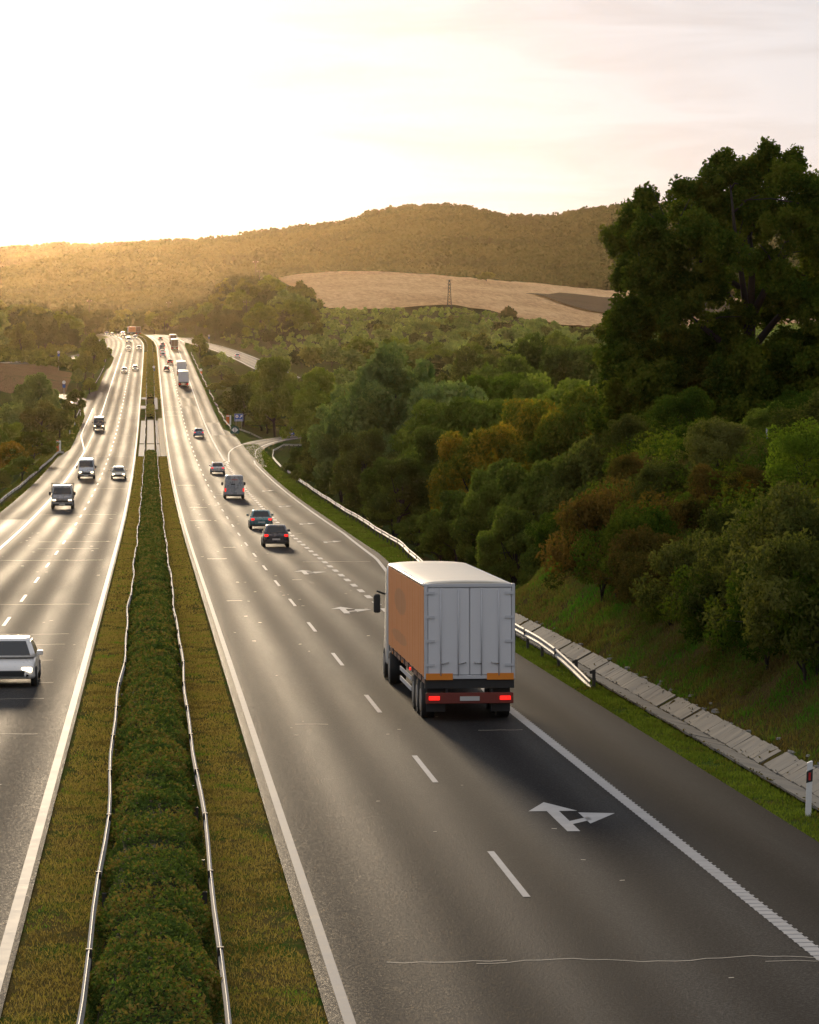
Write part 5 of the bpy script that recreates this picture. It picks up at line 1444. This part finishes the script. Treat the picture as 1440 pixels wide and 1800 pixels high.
def lorry(u, s, label, curtain, rear, Lb=13.6, W=1.25, H=3.85, rz=0, roof='cream_roof', tail=True, det=True, patch=False, name='articulated_lorry'):
    g = math.atan((float(zr(s + 8)) - float(zr(s))) / 8); dx = (float(cx(s + 8)) - float(cx(s))) / 8
    t = empty(name, (u, s, float(zr(s)) + .004), 0, label, 'lorry', None)
    t.rotation_euler = (g, 0, -math.atan(dx) + rz)
    zf = 1.18
    b = MB(); b.box(-W + .05, W - .05, .06, Lb - .02, zf, H - .07)
    box = b.build('cargo_box', M['aluminium'], t)
    # curtains with shallow folds
    for sg in (-1, 1):
        mbc = MB(); n = 120 if det else 14; rings = []
        for i in range(n + 1):
            y = .16 + (Lb - .32) * i / n
            wv = .012 * math.sin(y * 9.5) + .010 * math.sin(y * 3.1 + 1)
            x = sg * (W + wv * .8)
            rings.append([(x, y, zf + .05), (x, y, H - .16), (sg * (W - .045), y, H - .16), (sg * (W - .045), y, zf + .05)])
        mbc.loft(rings, smooth=False)
        cu_ = mbc.build('side_curtain', curtain, t)
        if det:
            for k in range(9):
                y = .7 + k * 1.5
                MB().box(sg * W - .012 + sg * .02, sg * W + .012 + sg * .02, y - .015, y + .015, zf - .1, zf + .08).build('buckle_strap', M['black'], t)
    # roof with a soft camber
    rf = MB(); rings = []
    for i in range(13):
        y = .0 + Lb * i / 12
        dip = -.03 * math.sin(math.pi * i / 12) * (1 if i % 2 else .6)
        rings.append([(W * math.cos(a) if abs(math.cos(a)) > .02 else 0, y, H - .10 + .10 * math.sin(a) + dip * math.sin(a)) for a in np.linspace(0, math.pi, 9)] + [(-W, y, H - .14), (W, y, H - .14)])
    rf.loft(rings, smooth=True)
    rf.build('roof', M[roof], t)
    # rear frame and doors
    fr = MB(); fr.box(-W, -W + .09, -.02, .14, zf, H - .05, .01); fr.box(W - .09, W, -.02, .14, zf, H - .05, .01); fr.box(-W + .09, W - .09, -.02, .14, H - .15, H - .05, .01); fr.box(-W + .09, W - .09, -.02, .14, zf, zf + .10, .01)
    fr.build('rear_frame', M['aluminium'], t)
    for sg in (-1, 1):
        x0, x1 = sorted((sg * .012, sg * (W - .1)))
        d = MB().box(x0, x1, .0, .06, zf + .115, H - .165, .012).build('rear_door', rear, t)
        if det:
            for x in (sg * .32, sg * .80):
                MB().tube([(x, -.035, zf + .1), (x, -.035, H - .2)], .017, 6).build('locking_bar', M['aluminium'], d)
                MB().tube([(x, -.05, zf + .42), (x - sg * .22, -.05, zf + .46)], .02, 6).build('handle', M['chrome'], d)
            for k in range(4):
                z = zf + .35 + k * .66; x0, x1 = sorted((sg * (W - .28), sg * (W - .02)))
                MB().box(x0, x1, -.035, -.021, z, z + .07).build('hinge', M['aluminium'], d)
            x0, x1 = sorted((sg * (W - .78), sg * (W - .04)))
            MB().box(x0, x1, -.038, -.022, zf - .02, zf + .16).build('amber_reflector', M['amber'], t)
    # chassis, side guard, bumper
    ch = MB(); ch.box(-.5, .5, .3, Lb - .3, .95, zf - .01); ch.box(-W + .02, W - .02, .05, .25, .92, zf - .01)
    ch.build('chassis', M['black'], t)
    MB().box(-W + .02, -W + .07, .25, Lb - .3, zf - .14, zf - .015).build('side_rail', M['side_orange'] if det else M['aluminium'], t)
    MB().box(W - .07, W - .02, .25, Lb - .3, zf - .14, zf - .015).build('side_rail', M['side_orange'] if det else M['aluminium'], t)
    bp = MB(); bp.box(-W + .04, W - .04, .02, .10, .50, .80, .015); bp.build('light_board', M['board'], t)
    for sg in (-1, 1):
        x0, x1 = sorted((sg * (W - .42), sg * (W - .12)))
        MB().box(x0, x1, -.02, .019, .60, .71, .01).build('tail_light', M['tail'] if tail else M['red'], t)
        MB().box(sg * .62 - .03, sg * .62 + .03, .10, .3, .6, 1.0).build('bumper_bracket', M['black'], t)
        MB().box(sg * (W - .35) - .26, sg * (W - .35) + .26, .42, .45, .25, .95).build('mud_flap', M['black'], t)
    MB().box(-.27, .27, -.0, .018, .58, .70).build('number_plate', M['plate'], t)
    for k, y in enumerate((1.5, 2.8, 4.1)):
        for sg in (-1, 1): wheel(t, sg * (W - .2), y, .5, .36, det, 22 if det else 12)
    if det:
        for sg in (-1,):
            for y in (4.9, 5.0 + 2.8, 11.5): MB().box(sg * W - .02, sg * W + .01, y, y + .14, zf - .12, zf - .04).build('marker_light', M['tail'] if y < 5 else M['amber'], t)
    for sg in (-1, 1):
        gd = MB(); gd.box(sg * (W - .05) - .02, sg * (W - .05) + .02, 5.0, 9.2, .45, .57); gd.box(sg * (W - .05) - .02, sg * (W - .05) + .02, 5.0, 9.2, .75, .87)
        gd.build('side_guard', M['aluminium'], t)
    # tractor unit
    y0 = Lb + .55
    cb = MB(); cb.loft([rr(1.23, .55, 3.62, y0, .15, .1, .02), rr(1.24, .5, 3.72, y0 + .5, .15, .1, .02), rr(1.24, .45, 3.60, y0 + 1.3, .2, .1, .04), rr(1.22, .42, 3.0, y0 + 1.9, .25, .1, .05), rr(1.18, .42, 2.4, y0 + 2.2, .25, .12, .05), rr(1.1, .5, 1.5, y0 + 2.3, .2, .12, .02)])
    cab = cb.build('cab', PNT['white'], t)
    MB().box(-1.0, 1.0, y0 - 1.6, y0 - .1, .75, 1.0).build('fifth_wheel_frame', M['black'], t)
    for sg in (-1, 1):
        x0, x1 = sorted((sg * 1.30, sg * 1.62))
        MB().box(x0 + .05, x1 - .05, y0 + 1.45, y0 + 1.58, 2.1, 2.7, .04).build('wing_mirror', M['black'], t)
        MB().tube([(sg * 1.2, y0 + 1.6, 2.7), (sg * 1.46, y0 + 1.52, 2.8)], .03, 6).build('mirror_arm', M['black'], t)
        for yy, wd in ((y0 - .95, .5), (y0 + 1.35, .3)): wheel(t, sg * (1.25 - wd / 2), yy, .5, wd, det, 22 if det else 12)
    return t
M['aluminium'] = simple('aluminium', (.54, .55, .57), .5, .1, .08, 3)
M['cream_roof'] = simple('tarpaulin_roof', (.64, .585, .48), .45, 0, .12, 1.2)
M['amber'] = simple('amber_reflector', (.75, .24, .02), .4)
M['side_orange'] = simple('side_rail_paint', (.20, .10, .07), .5)
M['board'] = simple('light_board_red', (.16, .025, .015), .5)
def curtainmat():
    m, n, l, b = new_mat('orange_tarpaulin')
    tc = n.new('ShaderNodeTexCoord'); sp = n.new('ShaderNodeSeparateXYZ'); l.new(tc.outputs['Object'], sp.inputs[0])
    t = noise(n, l, 1, 5, .7, tc.outputs['Object'], (1, .5, 3))
    c = mixc(n, l, t.outputs['Fac'], (.84, .31, .10), (.92, .38, .14))
    # faded grey oval print and grey lower streak on the curtain
    def ell(cy, cz, ry, rz_):
        a = mathn(n, l, 'DIVIDE', mathn(n, l, 'SUBTRACT', sp.outputs[1], cy), ry); q = mathn(n, l, 'DIVIDE', mathn(n, l, 'SUBTRACT', sp.outputs[2], cz), rz_)
        r2 = mathn(n, l, 'ADD', mathn(n, l, 'MULTIPLY', a, a), mathn(n, l, 'MULTIPLY', q, q))
        return ramp(n, l, r2, [(.7, (1, 1, 1)), (1.0, (0, 0, 0))]).outputs[0]
    c2 = mixc(n, l, mathn(n, l, 'MULTIPLY', ell(8.6, 2.85, 2.4, .42), .35), c, (.36, .22, .14))
    c3 = mixc(n, l, mathn(n, l, 'MULTIPLY', ell(9.0, 1.75, 3.2, .2), .3), c2, (.36, .22, .14))
    l.new(c3, b.inputs['Base Color']); b.inputs['Roughness'].default_value = .42
    bump(n, l, b, t.outputs['Fac'], .25, .03); return m
M['curtain'] = curtainmat()
M['door_grey'] = simple('door_grey', (.66, .665, .68), .5, 0, .05, 1.0)
M['door_brown'] = simple('door_brown', (.14, .09, .07), .5)
lorry(8.72, 88.3, 'grey-backed lorry with orange side curtain driving away in the right lane', M['curtain'], M['door_grey'])
lorry(8.35, 815, 'grey lorry with a small orange patch on its back, nearer one of the far pair', M['door_grey'], M['door_grey'], det=False, tail=True)
lorry(8.7, 900, 'plain grey lorry driving directly ahead of the lorry with the orange patch', M['door_grey'], M['door_grey'], det=False)
lorry(8.9, 1180, 'brown-backed lorry following another close to the bend', M['door_brown'], M['door_brown'], det=False)
lorry(9.0, 1262, 'orange-topped lorry just ahead of the brown-backed one', M['curtain'], M['door_brown'], det=False)
lorry(px_u(244, 1545), 1545, 'dark lorry turning left at the end of the visible motorway', M['curtain'], M['door_brown'], det=False, rz=.16)

GR = 'cars driving away in the right carriageway'; GL = 'oncoming cars in the left carriageway'
vehicle('hatch', 8.27, 214, 'dark', 'dark grey hatchback with red tail lights nearest behind the lorry', group=GR)
vehicle('sedan', 8.45, 248, 'teal', 'teal green saloon car driving just ahead of the dark hatchback', group=GR)
vehicle('van', 8.3, 322, 'silver', 'silver grey panel van with red rear lights in the right lane')
vehicle('sedan', 8.3, 402, 'silver', 'silver saloon car driving ahead of the grey panel van', group=GR)
vehicle('hatch', 8.2, 552, 'blue', 'small blue-grey hatchback level with the exit nose', group=GR)
vehicle('hatch', px_u(293.3, 940), 940, 'dark', 'dark brown hatchback in the left lane abreast of the far grey lorries', group=GR, det=False)
vehicle('hatch', px_u(299.7, 1005), 1005, 'red', 'dark red hatchback straddling the lane dashes in the distance', group=GR, det=False)
vehicle('sedan', px_u(287, 1085), 1085, 'silver', 'silver saloon car in the distant left lane with a white car ahead', group=GR, det=False)
vehicle('sedan', px_u(286.5, 1125), 1125, 'white', 'white car just ahead of the distant silver saloon', group=GR, det=False)
vehicle('minivan', px_u(285.5, 1178), 1178, 'grey', 'grey minivan in the distant left lane', det=False)
vehicle('sedan', px_u(286.8, 1235), 1235, 'black', 'black car just ahead of the distant grey minivan', group=GR, det=False)
vehicle('hatch', px_u(283, 1335), 1335, 'dark', 'farthest dark car in the left lane before the bend', group=GR, det=False)
vehicle('sedan', -4.45, 101, 'white', 'white old saloon car cut by the left edge of the photo', away=False, group=GL)
vehicle('truckette', -8.05, 297, 'grey', 'small grey flatbed truck with its headlights on', away=False)
vehicle('van', -7.62, 386, 'silver', 'silver van with headlights on following the flatbed truck', away=False)
vehicle('sedan', -3.8, 386, 'cream', 'cream saloon car in the inner lane abreast of the silver van', away=False, group=GL)
vehicle('van', -9.2, 583, 'black', 'black van with bright headlights on the entry lane', away=False)
vehicle('sedan', px_u(219, 925), 925, 'white', 'white car in the outer lane, left of a pair in the distance', away=False, group=GL, det=False)
vehicle('sedan', px_u(238.5, 945), 945, 'silver', 'silver car in the inner lane, right of a pair in the distance', away=False, group=GL, det=False)
vehicle('suv', px_u(226.5, 1168), 1168, 'white', 'white off-road car in the distant outer lane', away=False, group=GL, det=False)
vehicle('suv', px_u(245, 1172), 1172, 'cream', 'cream off-road car in the distant inner lane', away=False, group=GL, det=False)
vehicle('van', px_u(227, 1285), 1285, 'white', 'white van in the distant outer lane', away=False, det=False)
vehicle('suv', px_u(238, 1355), 1355, 'silver', 'silver car in the inner lane close to the bend', away=False, group=GL, det=False)
vehicle('sedan', px_u(219, 1378), 1378, 'dark', 'dark car behind the white van near the bend', away=False, group=GL, det=False)
vehicle('minivan', px_u(217, 1440), 1440, 'white', 'white minivan coming round the bend', away=False, det=False)
vehicle('sedan', px_u(210, 1425), 1425, 'white', 'white car left of the white minivan on the bend', away=False, group=GL, det=False)
vehicle('sedan', px_u(198, 1450), 1450, 'silver', 'silver car second from the far left on the bend', away=False, group=GL, det=False)
vehicle('sedan', px_u(188, 1490), 1490, 'white', 'white car farthest left on the bend', away=False, group=GL, det=False)
vehicle('hatch', px_u(416, 1090), 1075, 'white', 'white car on the far slip road at the right', group=GR, det=False)

# ---------------------------------------------------------------- haze
HAZE = True
if HAZE:
    hz = MB().box(-9500, 9500, -3200, 9300, -60, 262).build('haze', M['white'])
    hz.data.materials.clear()
    m = bpy.data.materials.new('haze_air'); m.use_nodes = True
    n = m.node_tree.nodes; l = m.node_tree.links; n.clear()
    out = n.new('ShaderNodeOutputMaterial'); pvn = n.new('ShaderNodeVolumePrincipled')
    pvn.inputs['Color'].default_value = (1.0, .72, .42, 1)
    pvn.inputs['Density'].default_value = 1.2e-5
    pvn.inputs['Anisotropy'].default_value = .915
    l.new(pvn.outputs[0], out.inputs['Volume'])
    hz.data.materials.append(m)
    tag(hz, 'thin golden evening haze filling the valley', 'haze', kind='stuff')
